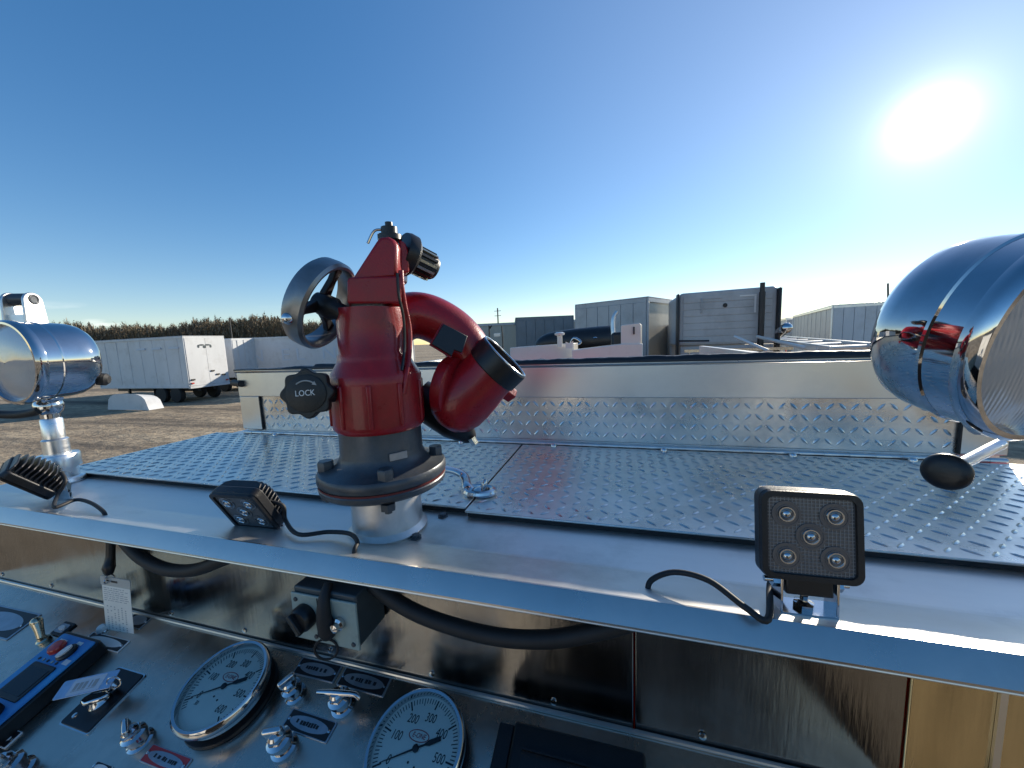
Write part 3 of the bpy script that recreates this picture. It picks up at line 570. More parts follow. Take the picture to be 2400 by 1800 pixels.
# ------------------------------------------------------------------ square LED work lights
def work_light(label, C, N, upv, foot, cable, size=.094):
    N = N.normalized(); x = upv.cross(N).normalized(); y = N.cross(x)
    M = Matrix((x, y, N)).transposed().to_4x4(); M.translation = C
    T = Thing('work_light', label, 'work light', (foot.x, foot.y, LZ), group='square LED work lights along the ledge')
    h = size / 2
    o = rrect(size, size, .011); i_ = rrect(size - .013, size - .013, .007)
    body = T.part('housing', MB().prism(o, -.018, -.002, M), M_blackm, bevel=.0022)
    fr = MB(); n = len(o); fr.v = [tuple(M @ Vector((a, b, -.002))) for a, b in o] + [tuple(M @ Vector((a * .985, b * .985, .0015))) for a, b in o] + [tuple(M @ Vector((a, b, .0015))) for a, b in i_] + [tuple(M @ Vector((a, b, -.0035))) for a, b in i_]
    for k in range(n):
        k2 = (k + 1) % n
        for l in range(3): fr.f.append((l*n + k, l*n + k2, (l+1)*n + k2, (l+1)*n + k))
    T.part('front_frame', fr, M_blackm, body)
    T.part('lens_plate', MB().prism(i_, -.006, -.0018, M), M_lens, body)
    gm = MB(); w2 = size - .015
    for k in range(22):
        a = -w2/2 + w2 * (k + .5) / 22
        gm.box((a - .00035, -w2/2, -.0017), (a + .00035, w2/2, -.0012), M); gm.box((-w2/2, a - .00035, -.0017), (w2/2, a + .00035, -.00122), M)
    T.part('lens_grid', gm, M_lensgrid, body, kind='stuff', flat=True)
    q = size * .235
    for cx, cy in ((0, 0), (-q, q), (q, q), (-q, -q), (q, -q)):
        D_ = M @ Matrix.Translation((cx, cy, -.0012))
        T.part('led', MB().lathe([(.0140, 0), (.0138, .0008), (.0118, .0008), (.0116, .0003), (.0098, .0003), (.0096, .001), (.0078, .001)], D_, 28, True, False).lathe([(.0078, .0012), (.0070, .0016)], D_, 6, True, True), M_lens, body)
        T.part('bulb', MB().torus(.0072, .0011, D_ @ Matrix.Translation((0, 0, .0016)), 18, 6).ball((0, 0, .0008), .0042, 14, 8, D_, .6), M_refl, body)
    for k in range(11):
        a = -h + size * (k + .5) / 11; hgt = .004 + .024 * math.sqrt(max(0, 1 - (a / (h * 1.02)) ** 2))
        T.part('cooling_fin', MB().prism([(-h * .92, -.0265), (h * .92, -.0265), (h * .84, -.026 - hgt * .55), (h * .45, -.026 - hgt), (-h * .45, -.026 - hgt), (-h * .84, -.026 - hgt * .55)], -.0016, .0016, M @ Matrix.Translation((0, a, 0)) @ Matrix.Rotation(R_(-90), 4, 'X') @ Matrix.Diagonal((1, -1, 1, 1)) @ Matrix(((1,0,0,0),(0,1,0,0),(0,0,1,0),(0,0,0,1)))) if False else MB().slab([M @ Vector((-h * .9, a - .0016, -.0182)), M @ Vector((h * .9, a - .0016, -.0182)), M @ Vector((h * .80, a - .0016, -.018 - hgt * .7)), M @ Vector((h * .55, a - .0016, -.018 - hgt)), M @ Vector((-h * .55, a - .0016, -.018 - hgt)), M @ Vector((-h * .80, a - .0016, -.018 - hgt * .7))], y * .0032), M_blackm, body, bevel=.001)
    # hinge lug under the housing and U bracket on the ledge
    hb = M @ Vector((0, -h - .006, -.014)); bxx = Vector((x.x, x.y, 0)).normalized()
    T.part('hinge_lug', MB().box((-.022, -h - .017, -.024), (.022, -h + .002, -.004), M), M_black, body, bevel=.002)
    byy = UP.cross(bxx); z0 = surf(hb.y) + .0015
    for s in (-1, 1):
        p = hb + bxx * (.0245 * s)
        T.part('bracket_arm', MB().slab([Vector((p.x, p.y, z0)) - byy * .012, Vector((p.x, p.y, z0)) + byy * .012, p + byy * .010 + UP * .008, p - byy * .010 + UP * .008], bxx * (.0026 * s)), M_chrome2, bevel=.0006)
        T.part('bracket_bolt', MB().cyl(p + bxx * .002 * s, p + bxx * .008 * s, .0075, 6).cyl(p + bxx * .008 * s, p + bxx * .015 * s, .0032, 10), M_chrome2)
    f0 = Vector((hb.x, hb.y, z0)); T.part('bracket_foot', MB().slab([f0 - bxx * .026 - byy * .013, f0 + bxx * .026 - byy * .013, f0 + bxx * .026 + byy * .013, f0 - bxx * .026 + byy * .013], UP * .0026).lathe([(.010, .0026), (.010, .008), (.004, .010), (.004, .016)], Matrix.Translation(f0), 6), M_chrome2)
    T.part('cable', MB().tube(cable, .0034, 10, 6), M_rubber)
    return T
zl = LZ + .008
def surf(y): return LZ + max(0.0, .0161 * (.496 - y) / .0805)      # height of the ledge sheet
def lp(u, v, dz=.0045):
    z = LZ
    for _ in range(4): p = pl(u, v, z=z + .004); z = surf(p.y)
    return Vector((p.x, p.y, z + .004 + dz))
work_light('square LED work light facing the camera upright at the right end of the ledge', Vector((.1935, .437, -.2168)), Vector((.0512, -.9873, .1501)), Vector((0, .15, .99)), Vector((.195, .45, LZ)),
    [Vector((.190, .462, -.268)), Vector((.172, .472, -.292)), lp(1800, 1458, .003), lp(1745, 1440, .008), lp(1660, 1395, .018), lp(1580, 1370, .016), lp(1526, 1368, .004), lp(1518, 1373, -.012)])
work_light('black square LED work light tipped down, between the left spotlight and the red monitor', Vector((-.618, .456, -.275)), Vector((.05, -.88, -.46)), Vector((.02, -.5, .86)), Vector((-.6, .462, LZ)),
    [Vector((-.585, .478, -.262)), Vector((-.565, .485, -.272)), Vector((-.560, .482, -.296)), lp(700, 1258, .004), lp(770, 1255, .006), lp(820, 1262, .008), lp(838, 1278, .006), lp(832, 1288, .001), lp(826, 1290, -.012)])
c3 = at(62, 1128, .80)
work_light('black square LED work light cut off by the left edge of the picture', c3, Vector((-.42, -.62, -.60)), Vector((-.15, -.55, .75)), Vector((c3.x + .02, c3.y + .03, LZ)),
    [c3 + Vector((.055, .03, .012)), c3 + Vector((.075, .025, -.005)), c3 + Vector((.072, .012, -.030)), lp(130, 1196, .006), lp(180, 1187, .014), lp(215, 1192, .012), lp(242, 1201, .002), lp(246, 1203, -.012)])

# ------------------------------------------------------------------ pump panel furniture
def panel_frame(u, v, off=0.0): return frame(pan(u, v, off), PX, z=PN)
def gauge(label, u, v, needle_val, r=.058):
    M = panel_frame(u, v, .034); c = M.translation
    T = Thing('pressure_gauge', label, 'gauge', panel_frame(u, v, .034) @ Matrix.Translation((0, 0, -.034)), group='round pressure gauges on the pump panel')
    b = T.part('case', MB().lathe([(r * .86, -.034), (r * .86, -.022), (r * 1.03, -.020), (r * 1.03, -.010), (r * .98, -.008)], M, 56), M_chrome2)
    T.part('rim', MB().lathe([(r * .98, -.009), (r * 1.10, -.009), (r * 1.14, -.004), (r * 1.13, .003), (r * 1.08, .0065), (r * 1.02, .006), (r * 1.0, .002), (r * 1.0, -.004)], M, 64, False, False), M_chrome, b)
    T.part('dial', MB().lathe([(r, -.006), (r, -.004), (.0001, -.004)], M, 56), M_dial, b)
    mk = MB(); a = lambda val: R_(210 - 43 * val / 100.0)
    for k in range(-3, 61):
        val = k * 10; mj = k % 10 == 0; mid = k % 5 == 0
        l = .011 if mj else (.0085 if mid else .006); wd = .0009 if mj else .00045
        mk.box((r * .95 - l, -wd, -.0039), (r * .95, wd, -.0036), M @ Matrix.Rotation(a(val), 4, 'Z'))
    T.part('scale_marks', mk, M_ink, b, kind='stuff', flat=True)
    for val in range(0, 601, 100):
        t = a(val); T.text('numeral', str(val), .0145, M @ Matrix.Translation((.034 * math.cos(t) * (1 if val else 1.05), .034 * math.sin(t), -.0037)), M_ink, b, sx=.72, shear=.15, ex=.0001)
    T.text('numeral', '30', .008, M @ Matrix.Translation((.036 * math.cos(a(-40)), .036 * math.sin(a(-40)), -.0037)), M_ink, b, sx=.8, ex=.0001)
    ov = MB(); e1 = ellipse(.0150, .0066); e2 = ellipse(.0138, .0056); n = len(e1)
    ov.v = [tuple(M @ Vector((p[0] - .002, p[1] + .013, -.0036))) for p in e1 + e2]; ov.f = [(k, (k+1) % n, n + (k+1) % n, n + k) for k in range(n)]
    T.part('logo_oval', ov, M_redink, b, flat=True)
    T.text('logo_text', 'E-ONE', .0078, M @ Matrix.Translation((-.002, .013, -.0036)), M_redink, b, sx=.85, shear=.2, ex=.0001)
    for dx, dy in ((-.004, -.014), (.006, -.017)): T.part('dial_screw', MB().lathe([(.0014, -.0039), (.001, -.003)], M @ Matrix.Translation((dx, dy, 0)), 10), M_ink, b)
    NM = M @ Matrix.Rotation(a(needle_val), 4, 'Z')
    T.part('needle', MB().prism([(.046, -.0003), (.046, .0003), (.006, .0010), (-.012, .0010), (-.018, .0030), (-.033, .0026), (-.033, -.0026), (-.018, -.0030), (-.012, -.0010), (.006, -.0010)], -.0026, -.0018, NM).lathe([(.0042, -.003), (.0042, -.001), (.003, -.0002)], M, 18), M_ink, b)
    T.part('glass', MB().lathe([(r * 1.0, .0015), (r * .6, .0032), (.0001, .0040)], M, 48, False, False), M_glass, b)
    T.part('collar', MB().lathe([(r * .99, -.0335), (r * 1.12, -.0330), (r * 1.10, -.0280), (r * .90, -.0275)], M, 48, False, False), M_blackm, b)
    return T
gauge('cream lit pressure gauge, left of the two, beside the blue control unit', 523, 1606, 2)
gauge('bluish pressure gauge, right of the two, cut by the bottom edge', 973, 1752, 2)

# blue pump governor
P_ = [pan(150, 1500, .030), pan(243, 1524, .030), pan(76, 1681, .030)]
gw = (P_[1] - P_[0]).length; gh_ = (P_[2] - P_[1]).length
gc = pan(84, 1622, .0)
GM = frame(gc, PX, z=PN); gw, gh_ = .094, .150
gv = Thing('control_unit', 'blue faced electronic control unit with dark screen at the left of the panel', 'control unit', GM)
gb = gv.part('case', MB().prism(rrect(gw + .010, gh_ + .010, .008), 0, .026), M_black, world=False, bevel=.002)
gv.part('face_plate', MB().prism(rrect(gw, gh_, .005), .0262, .0285), M_blue, gb, world=False, bevel=.0008)
gv.part('face_border', MB().prism(rrect(gw - .004, gh_ - .004, .004), .0285, .0287), M_blue, gb, world=False)
sc = gv.part('screen_frame', MB().prism(rrect(.060, .052, .003), .0286, .031, Matrix.Translation((0, .002, 0))), M_black, gb, world=False, bevel=.001)
gv.part('screen', MB().box((-.024, -.017, .0311), (.024, .021, .0316)), M_screen, sc, world=False)
gv.part('red_button', MB().lathe([(.012, .0286), (.012, .034), (.010, .037), (.002, .038)], Matrix.Translation((-.018, .052, 0)), 24), M_redknob, gb, world=False)
gv.part('white_button', MB().lathe([(.014, .0286), (.014, .032), (.012, .034)], Matrix.Translation((.014, .050, 0)), 24), M_black, gb, world=False)
gv.part('button_cap', MB().prism(ellipse(.006, .011), .034, .037, Matrix.Translation((.013, .049, 0)) @ Matrix.Rotation(R_(-12), 4, 'Z')), M_white, gb, world=False)
gv.part('label_strip', MB().box((-.036, .060, .0288), (-.016, .066, .0292)), M_white, gb, world=False)
gv.part('label_strip', MB().box((.010, .064, .0288), (.024, .069, .0292)), M_white, gb, world=False)
gv.part('label_strip', MB().box((.028, .034, .0288), (.042, .042, .0292)), M_letter, gb, world=False)
for dx in (-.020, .012): gv.part('dial_knob', MB().lathe([(.0165, .0286), (.0165, .036), (.014, .041), (.006, .042)], Matrix.Translation((dx, -.046, 0)), 24), M_black, gb, world=False)
gv.part('label_strip', MB().box((-.030, -.073, .0288), (-.008, -.067, .0292)), M_white, gb, world=False)
gv.part('label_strip', MB().box((.022, -.062, .0288), (.027, -.050, .0292)), M_white, gb, world=False)
for k in range(5): gv.part('indicator', MB().lathe([(.0022, .0286), (.0022, .030)], Matrix.Translation((-.030 + .012 * k, .033, 0)), 10), M_green if k % 2 else M_ink, gb, world=False)

def nameplate(label, ptsp, style, txt, th=.0018, group='engraved nameplates on the pump panel'):
    cs = [pan(u, v, 0) for u, v in ptsp]; c = sum(cs, Vector()) / 4
    w_ = ((cs[1] - cs[0]).length + (cs[2] - cs[3]).length) / 2; h_ = ((cs[3] - cs[0]).length + (cs[2] - cs[1]).length) / 2
    xd = ((cs[1] - cs[0]) + (cs[2] - cs[3])); M = frame(c, xd, z=PN)
    T = Thing('nameplate', label, 'nameplate', M, group=group)
    base = M_platered if style == 'red' else M_plateblk
    o = T.part('plate', MB().prism(rrect(w_, h_, .002), .0002, th), M_platealu if style != 'white' else M_white, world=False, bevel=.0004)
    T.part('field', MB().prism(rrect(w_ * .94, h_ * .88, .0015), th, th + .0003), base, o, world=False)
    T.part('oval', MB().prism(ellipse(w_ * .42, h_ * .33), th + .0003, th + .0006), M_white if style == 'white' else M_platealu, o, world=False)
    if txt:                                # the words are too blurred to read in the photo: worn print marks only
        rn = random.Random(txt); xm = -w_ * .27; wm_ = MB()
        while xm < w_ * .25:
            l = rn.uniform(.03, .06) * w_; wm_.box((xm, -h_ * rn.uniform(.08, .12), th + .0006), (min(xm + l, w_ * .27), h_ * rn.uniform(.08, .12), th + .0009)); xm += l + w_ * rn.choice((.012, .012, .05))
        T.part('worn_print', wm_, M_ink, o, world=False, kind='stuff', flat=True)
    for s in (-1, 1): T.part('rivet', MB().lathe([(.0022, th), (.002, th + .0012), (.0005, th + .0016)], Matrix.Translation((s * w_ * .44, 0, 0)), 10), M_chrome2, o, world=False)
    return T
nameplate('black nameplate with a blue-grey oval, nearest the camera between the gauges', [(688, 1662), (793, 1692), (764, 1747), (659, 1704)], 'black', 'a')
nameplate('black nameplate with an oval tucked under the panel crease, behind a T handle valve', [(812, 1564), (918, 1590), (899, 1636), (787, 1606)], 'black', 'b')
nameplate('dark dull nameplate with an oval, half hidden behind the left chrome valve', [(712, 1540), (804, 1562), (781, 1602), (684, 1580)], 'black', 'c')
nameplate('red bordered nameplate with a pale oval in front of the left gauge', [(362, 1742), (454, 1781), (420, 1822), (324, 1786)], 'red', 'd')
nameplate('white nameplate with an oval at the lower left corner of the picture', [(-40, 1682), (55, 1718), (14, 1756), (-84, 1722)], 'white', '')
nameplate('small white and red plate cut by the bottom edge near the left', [(232, 1784), (268, 1798), (246, 1822), (210, 1808)], 'white', '')
nameplate('small dark plate under the hanging paper card', [(316, 1434), (356, 1444), (334, 1476), (294, 1466)], 'black', '')
nameplate('dark patterned plate at the left edge beside the brass toggle', [(-30, 1420), (76, 1446), (40, 1496), (-70, 1470)], 'black', '')
nameplate('brushed aluminium plate right behind the blue control unit', [(214, 1482), (300, 1504), (284, 1530), (196, 1507)], 'white', '')

# black key plate with chrome switch and stamped tag
kp = [pan(u, v) for u, v in [(261, 1585), (321, 1605), (225, 1696), (170, 1674)]]; kcn = sum(kp, Vector()) / 4
KPM = frame(kcn, PX, z=PN)
sw = Thing('key_switch', 'black square switch plate with chrome key switch below the stamped tag', 'switch', KPM)
so_ = sw.part('plate', MB().prism(rrect(.066, .080, .004), .0003, .004), M_plateblk, world=False, bevel=.0008)
sw.part('plate_border', MB().prism(rrect(.070, .084, .004), .0001, .0022), M_chrome2, so_, world=False)
sw.part('switch_base', MB().lathe([(.014, .004), (.014, .009), (.011, .012), (.009, .016)], Matrix.Translation((.004, -.006, 0)), 24), M_chrome2, so_, world=False)
sw.part('switch_lever', MB().prism([(-.020, -.004), (-.010, -.009), (.014, -.007), (.022, 0), (.014, .007), (-.010, .009), (-.020, .004)], .014, .022, Matrix.Translation((.004, -.006, 0)) @ Matrix.Rotation(R_(25), 4, 'Z')), M_chrome, so_, world=False, bevel=.003)
sw.part('switch_lever', MB().box((-.004, .004, .008), (.018, .012, .030), Matrix.Translation((.012, .004, 0)) @ Matrix.Rotation(R_(-30), 4, 'Y')), M_chrome, so_, world=False, bevel=.002)
sw.part('screw', MB().lathe([(.004, .004), (.0035, .0055), (.001, .006)], Matrix.Translation((-.018, -.028, 0)), 12), M_chrome2, so_, world=False)
tgc = pan(205, 1605, .040); TM = frame(tgc, PX + PU * .42, z=PN - PU * .15)
tg = Thing('stamped_tag', 'pale blue stamped metal tag hanging over the edge of the control unit', 'tag', TM)
t0 = tg.part('tag_plate', MB().prism(rrect(.086, .026, .003), 0, .0012), M_tagalu, world=False, bevel=.0003)
tg.part('tag_border', MB().prism(rrect(.050, .022, .002), .0012, .0015), M_letter, t0, world=False)
sm_ = MB()
for k_, (xa, xb) in enumerate(((-.019, -.014), (-.012, -.007), (-.005, .0), (.005, .007), (.010, .016))): sm_.box((xa, -.005, .0015), (xb, .005, .0018)).box((xa - .001, -.0068, .0015), (xb, -.0060, .0018))
tg.part('stamped_marks', sm_, M_greyprint, t0, world=False, kind='stuff', flat=True)
tg.part('ring', MB().torus(.010, .0012, Matrix.Translation((.045, -.006, .001)) @ Matrix.Rotation(R_(70), 4, 'X'), 24, 6), M_chrome2, t0, world=False)

# chrome drain valves
def petcock(label, u, v, s=1.0, bar=True, rot=0):
    M = panel_frame(u, v) @ Matrix.Rotation(R_(rot), 4, 'Z')
    T = Thing('drain_valve', label, 'valve', M, group='chrome drain valves on the pump panel')
    b = T.part('valve_body', MB().lathe([(.017*s, .0003), (.017*s, .004*s), (.013*s, .006*s), (.013*s, .016*s), (.0155*s, .018*s), (.0155*s, .024*s), (.010*s, .027*s), (.010*s, .036*s), (.007*s, .039*s)], Matrix(), 32), M_chrome, world=False)
    if bar:
        T.part('handle', MB().tube([(-.030*s, 0, .036*s), (-.01*s, 0, .037*s), (.01*s, 0, .037*s), (.030*s, 0, .036*s), (.036*s, -.002, .030*s)], [.0034*s, .0042*s, .0042*s, .0034*s, .003*s], 12, 3), M_chrome, b, world=False)
    else:
        T.part('handle', MB().prism([(-.012*s, -.004*s), (.012*s, -.004*s), (.014*s, 0), (.012*s, .004*s), (-.012*s, .004*s), (-.014*s, 0)], .036*s, .050*s), M_chrome2, b, world=False, bevel=.002)
    T.part('hex_nut', MB().lathe([(.012*s, .0275*s), (.012*s, .032*s)], Matrix(), 6), M_chrome2, b, world=False)
    return T
petcock('chrome drain valve at the left corner of the nearest black nameplate', 668, 1752, 1.0, False, 20)
petcock('chrome T handle drain valve between the two gauges, behind the nearest nameplate', 806, 1655, 1.0, True, 8)
petcock('dull chrome drain valve beside the right rim of the left gauge', 694, 1628, .9, False, 60)
petcock('bright chrome drain valve left of the red bordered nameplate', 332, 1738, .95, False, -30)
petcock('blue tinted chrome valve at the bottom edge near the lower left corner', 45, 1812, 1.1, False, 0)
tgl = Thing('toggle_switch', 'brass toggle switch on the panel above the blue control unit', 'switch', panel_frame(104, 1502))
tb = tgl.part('toggle_base', MB().lathe([(.010, .0003), (.010, .005), (.007, .007), (.006, .012)], Matrix(), 20), M_brass, world=False)
tgl.part('toggle_lever', MB().tube([(0, 0, .010), (-.006, .006, .022), (-.014, .012, .034)], [.0055, .0065, .0085], 14, 4), M_brass, tb, world=False)
tgl.part('lever_tip', MB().ball((-.015, .0125, .0355), .009, 18, 10), M_brass, tb, world=False)
pk = Thing('padlock_plate', 'small square plate with a pale centre beside the brass toggle', 'plate', panel_frame(150, 1476))
pb = pk.part('plate', MB().prism(rrect(.034, .026, .003), .0003, .004), M_plateblk, world=False, bevel=.001)
pk.part('centre', MB().prism(rrect(.024, .016, .003), .004, .006), M_platealu, pb, world=False)
pk.part('key_tab', MB().prism(ellipse(.008, .004), .006, .008), M_white, pb, world=False)
bs = Thing('button', 'small white button on the panel by the hanging paper card', 'button', panel_frame(242, 1476))
bs.part('cap', MB().lathe([(.009, .0003), (.009, .005), (.006, .010), (.001, .011)], Matrix(), 20), M_white, world=False); bs.part('rim', MB().torus(.0095, .0015, Matrix.Translation((0, 0, .001)), 24, 6), M_chrome2, world=False)
# black framed unit at the bottom right of the panel
dq = [pan(u, v) for u, v in [(1232, 1708), (1500, 1782)]]
DM = frame(dq[0], PX, z=PN)
dk = Thing('display_unit', 'black framed unit on the panel cut by the bottom edge', 'display', DM)
db = dk.part('frame', MB().box((-.012, -.17, .0004), (.155, 0, .020)), M_black, world=False, bevel=.004)
dk.part('face', MB().box((.004, -.16, .0201), (.140, -.030, .0215)), M_screen, db, world=False)
dk.part('side_bracket', MB().box((-.034, -.16, .0004), (-.0125, -.004, .014)), M_blackm, world=False, bevel=.002)
dk.part('bezel_edge', MB().box((.004, -.0295, .0201), (.140, -.0270, .0235)), M_blackm, db, world=False)

# grey-green switch box hung under the ledge, black knob and pull cord
jx0, jx1, jz0, jz1 = -.463, -.354, -.424, -.346
jb = Thing('switch_box', 'grey-green enamelled switch box hanging under the ledge', 'switch box', (-.41, .43, jz1))
jo = jb.part('box', MB().box((jx0, .398, jz0), (jx1, .459, jz1)), M_greend, bevel=.003)
jb.part('cover_plate', MB().box((jx0 - .002, .394, jz0 - .002), (jx1 + .002, .3978, jz1 - .008)), M_green, jo, bevel=.0015)
jb.part('cover_seam', MB().box((-.418, .3934, jz0 + .004), (-.4165, .3939, jz1 - .010)), M_ink, jo)
jk = jb.part('round_knob', MB().lathe([(.0185, 0), (.0185, .010), (.0165, .014), (.015, .016), (.001, .017)], zframe(Vector((-.440, .3938, -.386)), Vector((0, -1, 0))), 32), M_black, jo)
jb.part('knob_grip', MB().box((-.004, -.016, .015), (.004, .016, .024), zframe(Vector((-.440, .3938, -.386)), Vector((0, -1, 0))) @ Matrix.Rotation(R_(35), 4, 'Z')), M_black, jo, bevel=.002)
for sx_, sz_ in ((jx0 + .007, jz1 - .017), (jx1 - .007, jz0 + .007), (-.425, jz0 + .007)): jb.part('cover_screw', MB().lathe([(.0035, 0), (.003, .0015), (.001, .002)], zframe(Vector((sx_, .3938, sz_)), Vector((0, -1, 0))), 12), M_iron, jo)
jb.part('chrome_nut', MB().lathe([(.009, 0), (.009, .006), (.006, .008), (.006, .014), (.001, .016)], zframe(Vector((-.380, .3938, -.386)), Vector((0, -1, 0))), 20), M_chrome, jo)
jb.part('cord_boot', MB().tube([(-.405, .405, -.338), (-.402, .392, -.352), (-.400, .386, -.375), (-.398, .388, -.398), (-.404, .388, -.408)], [.006, .008, .010, .013, .006], 14, 5), M_rubber)
jb.part('cord_loop', MB().torus(.016, .0018, Matrix.Translation((-.404, .388, -.428)) @ Matrix.Rotation(R_(90), 4, 'X') @ Matrix.Rotation(R_(20), 4, 'Y'), 26, 6), M_rubber)

# cable looms sagging under the ledge
l1_ = [(-.94, .452, -.345), (-.92, .444, -.352), (-.86, .436, -.378), (-.79, .432, -.388), (-.72, .434, -.380), (-.655, .440, -.355), (-.62, .448, -.342)]
single('cable_loom', MB().tube(l1_, [.011] * 7, 14, 6), M_rubber, 'thick black cable loom sagging under the ledge between the card and the switch box', 'cable', l1_[3], group='cable looms under the ledge')
l2_ = [(-.37, .448, -.342), (-.345, .430, -.352), (-.27, .424, -.378), (-.17, .422, -.388), (-.09, .424, -.380), (-.02, .432, -.360), (.03, .446, -.345)]
single('cable_loom', MB().tube(l2_, [.011] * 7, 14, 6), M_rubber, 'thick black cable loom sagging under the ledge right of the switch box', 'cable', l2_[3], group='cable looms under the ledge')
# hanging paper card
ct = pl(236, 1362, y=.43); cbp = pl(317, 1492, y=.43)
cw = (pl(310, 1378, y=.43) - ct).length; hgt = abs(cbp.z - ct.z) - .004
CM = frame(pl(277, 1428, y=.428), Vector((1, .05, -.02)), z=Vector((0, -1, .05)))
cdT = Thing('inspection_card', 'white printed paper card hanging on a black clip under the ledge', 'card', CM)
cw_, ch_ = .074, .098
c0 = cdT.part('paper', MB().prism(rrect(cw_, ch_, .002), 0, .0006), M_paper, world=False)
cdT.part('sleeve', MB().prism(rrect(cw_ + .005, .018, .003), -.0004, .001, Matrix.Translation((0, ch_/2 + .006, 0))), M_vinyl, c0, world=False)
cdT.part('sleeve', MB().prism(rrect(cw_ + .003, .012, .002), -.0004, .001, Matrix.Translation((0, -ch_/2 - .004, 0))), M_vinyl, c0, world=False)
pr_ = MB(); rr = random.Random(9)
for k in range(7):
    y = ch_/2 - .008 - k * .0042; xs = -cw_/2 + .004
    while xs < cw_/2 - .014:
        l = rr.uniform(.004, .012); pr_.box((xs, y - .0005, .0006), (min(xs + l, cw_/2 - .005), y + .0005, .0008)); xs += l + rr.uniform(.0015, .004)
for k in range(6):
    x = -cw_/2 + .010 + k * .0095
    for j in range(12):
        if rr.random() < .75: pr_.box((x - .0016, .004 - j * .0044 - .0012, .0006), (x + .0016, .004 - j * .0044 + .0006, .0008))
cdT.part('print', pr_, M_greyprint, c0, world=False, kind='stuff', flat=True)
cdT.part('slot', MB().box((-.010, ch_/2 + .005, .0010), (.006, ch_/2 + .009, .0013)), M_ink, c0, world=False)
cl_ = CM @ Vector((-.012, ch_/2 + .010, 0))
cdT.part('clip', MB().tube([Vector((cl_.x - .002, cl_.y + .012, LZ - .026)), cl_ + Vector((-.002, .006, .045)), cl_ + Vector((0, 0, .025)), cl_ + Vector((0, -.001, .012))], [.007, .007, .010, .006], 14, 5), M_black)
cdT.part('chain', MB().torus(.007, .0016, zframe(cl_ + Vector((0, -.001, .004)), Vector((.6, -1, 0))), 20, 6).torus(.005, .0014, zframe(cl_ + Vector((-.008, -.002, -.002)), Vector((1, .3, 0))), 16, 6), M_chrome2)

# twin-plate bracket on top of the left spotlight
top = at(72, 702, .97); bz0 = .060
nv = Vector((.9, .44, 0)).normalized(); wv = Vector((-.44, .9, 0)).normalized(); pts = []
for i in range(13):
    t = math.pi * i / 12; pts.append(top + wv * (.025 * math.cos(t)) + UP * (.024 * math.sin(t)) - UP * .006)
foot_ = top - wv * .004 + nv * .004; foot_.z = bz0
pts += [foot_ - wv * .029, foot_ + wv * .032]
b0 = lsp.part('bracket_plate', MB().slab(pts, nv * .006), M_wallalu, bevel=.002)
lsp.part('bracket_plate', MB().slab([p - nv * .046 for p in pts], nv * .006), M_wallalu, bevel=.002)
lsp.part('bracket_spacer', MB().cyl(top - nv * .04, top, .016, 20), M_iron)
lsp.part('bracket_web', MB().slab([top - nv * .04 + wv * -.02 - UP * .04, top + wv * -.02 - UP * .04, foot_ - wv * .02, foot_ - wv * .02 - nv * .04], wv * .004), M_wallalu)
lsp.part('bracket_eye', MB().torus(.0105, .003, zframe(top + nv * .0062, nv), 24, 8).lathe([(.0095, -.001), (.0095, .0012)], zframe(top + nv * .0062, nv), 20), M_iron, b0)

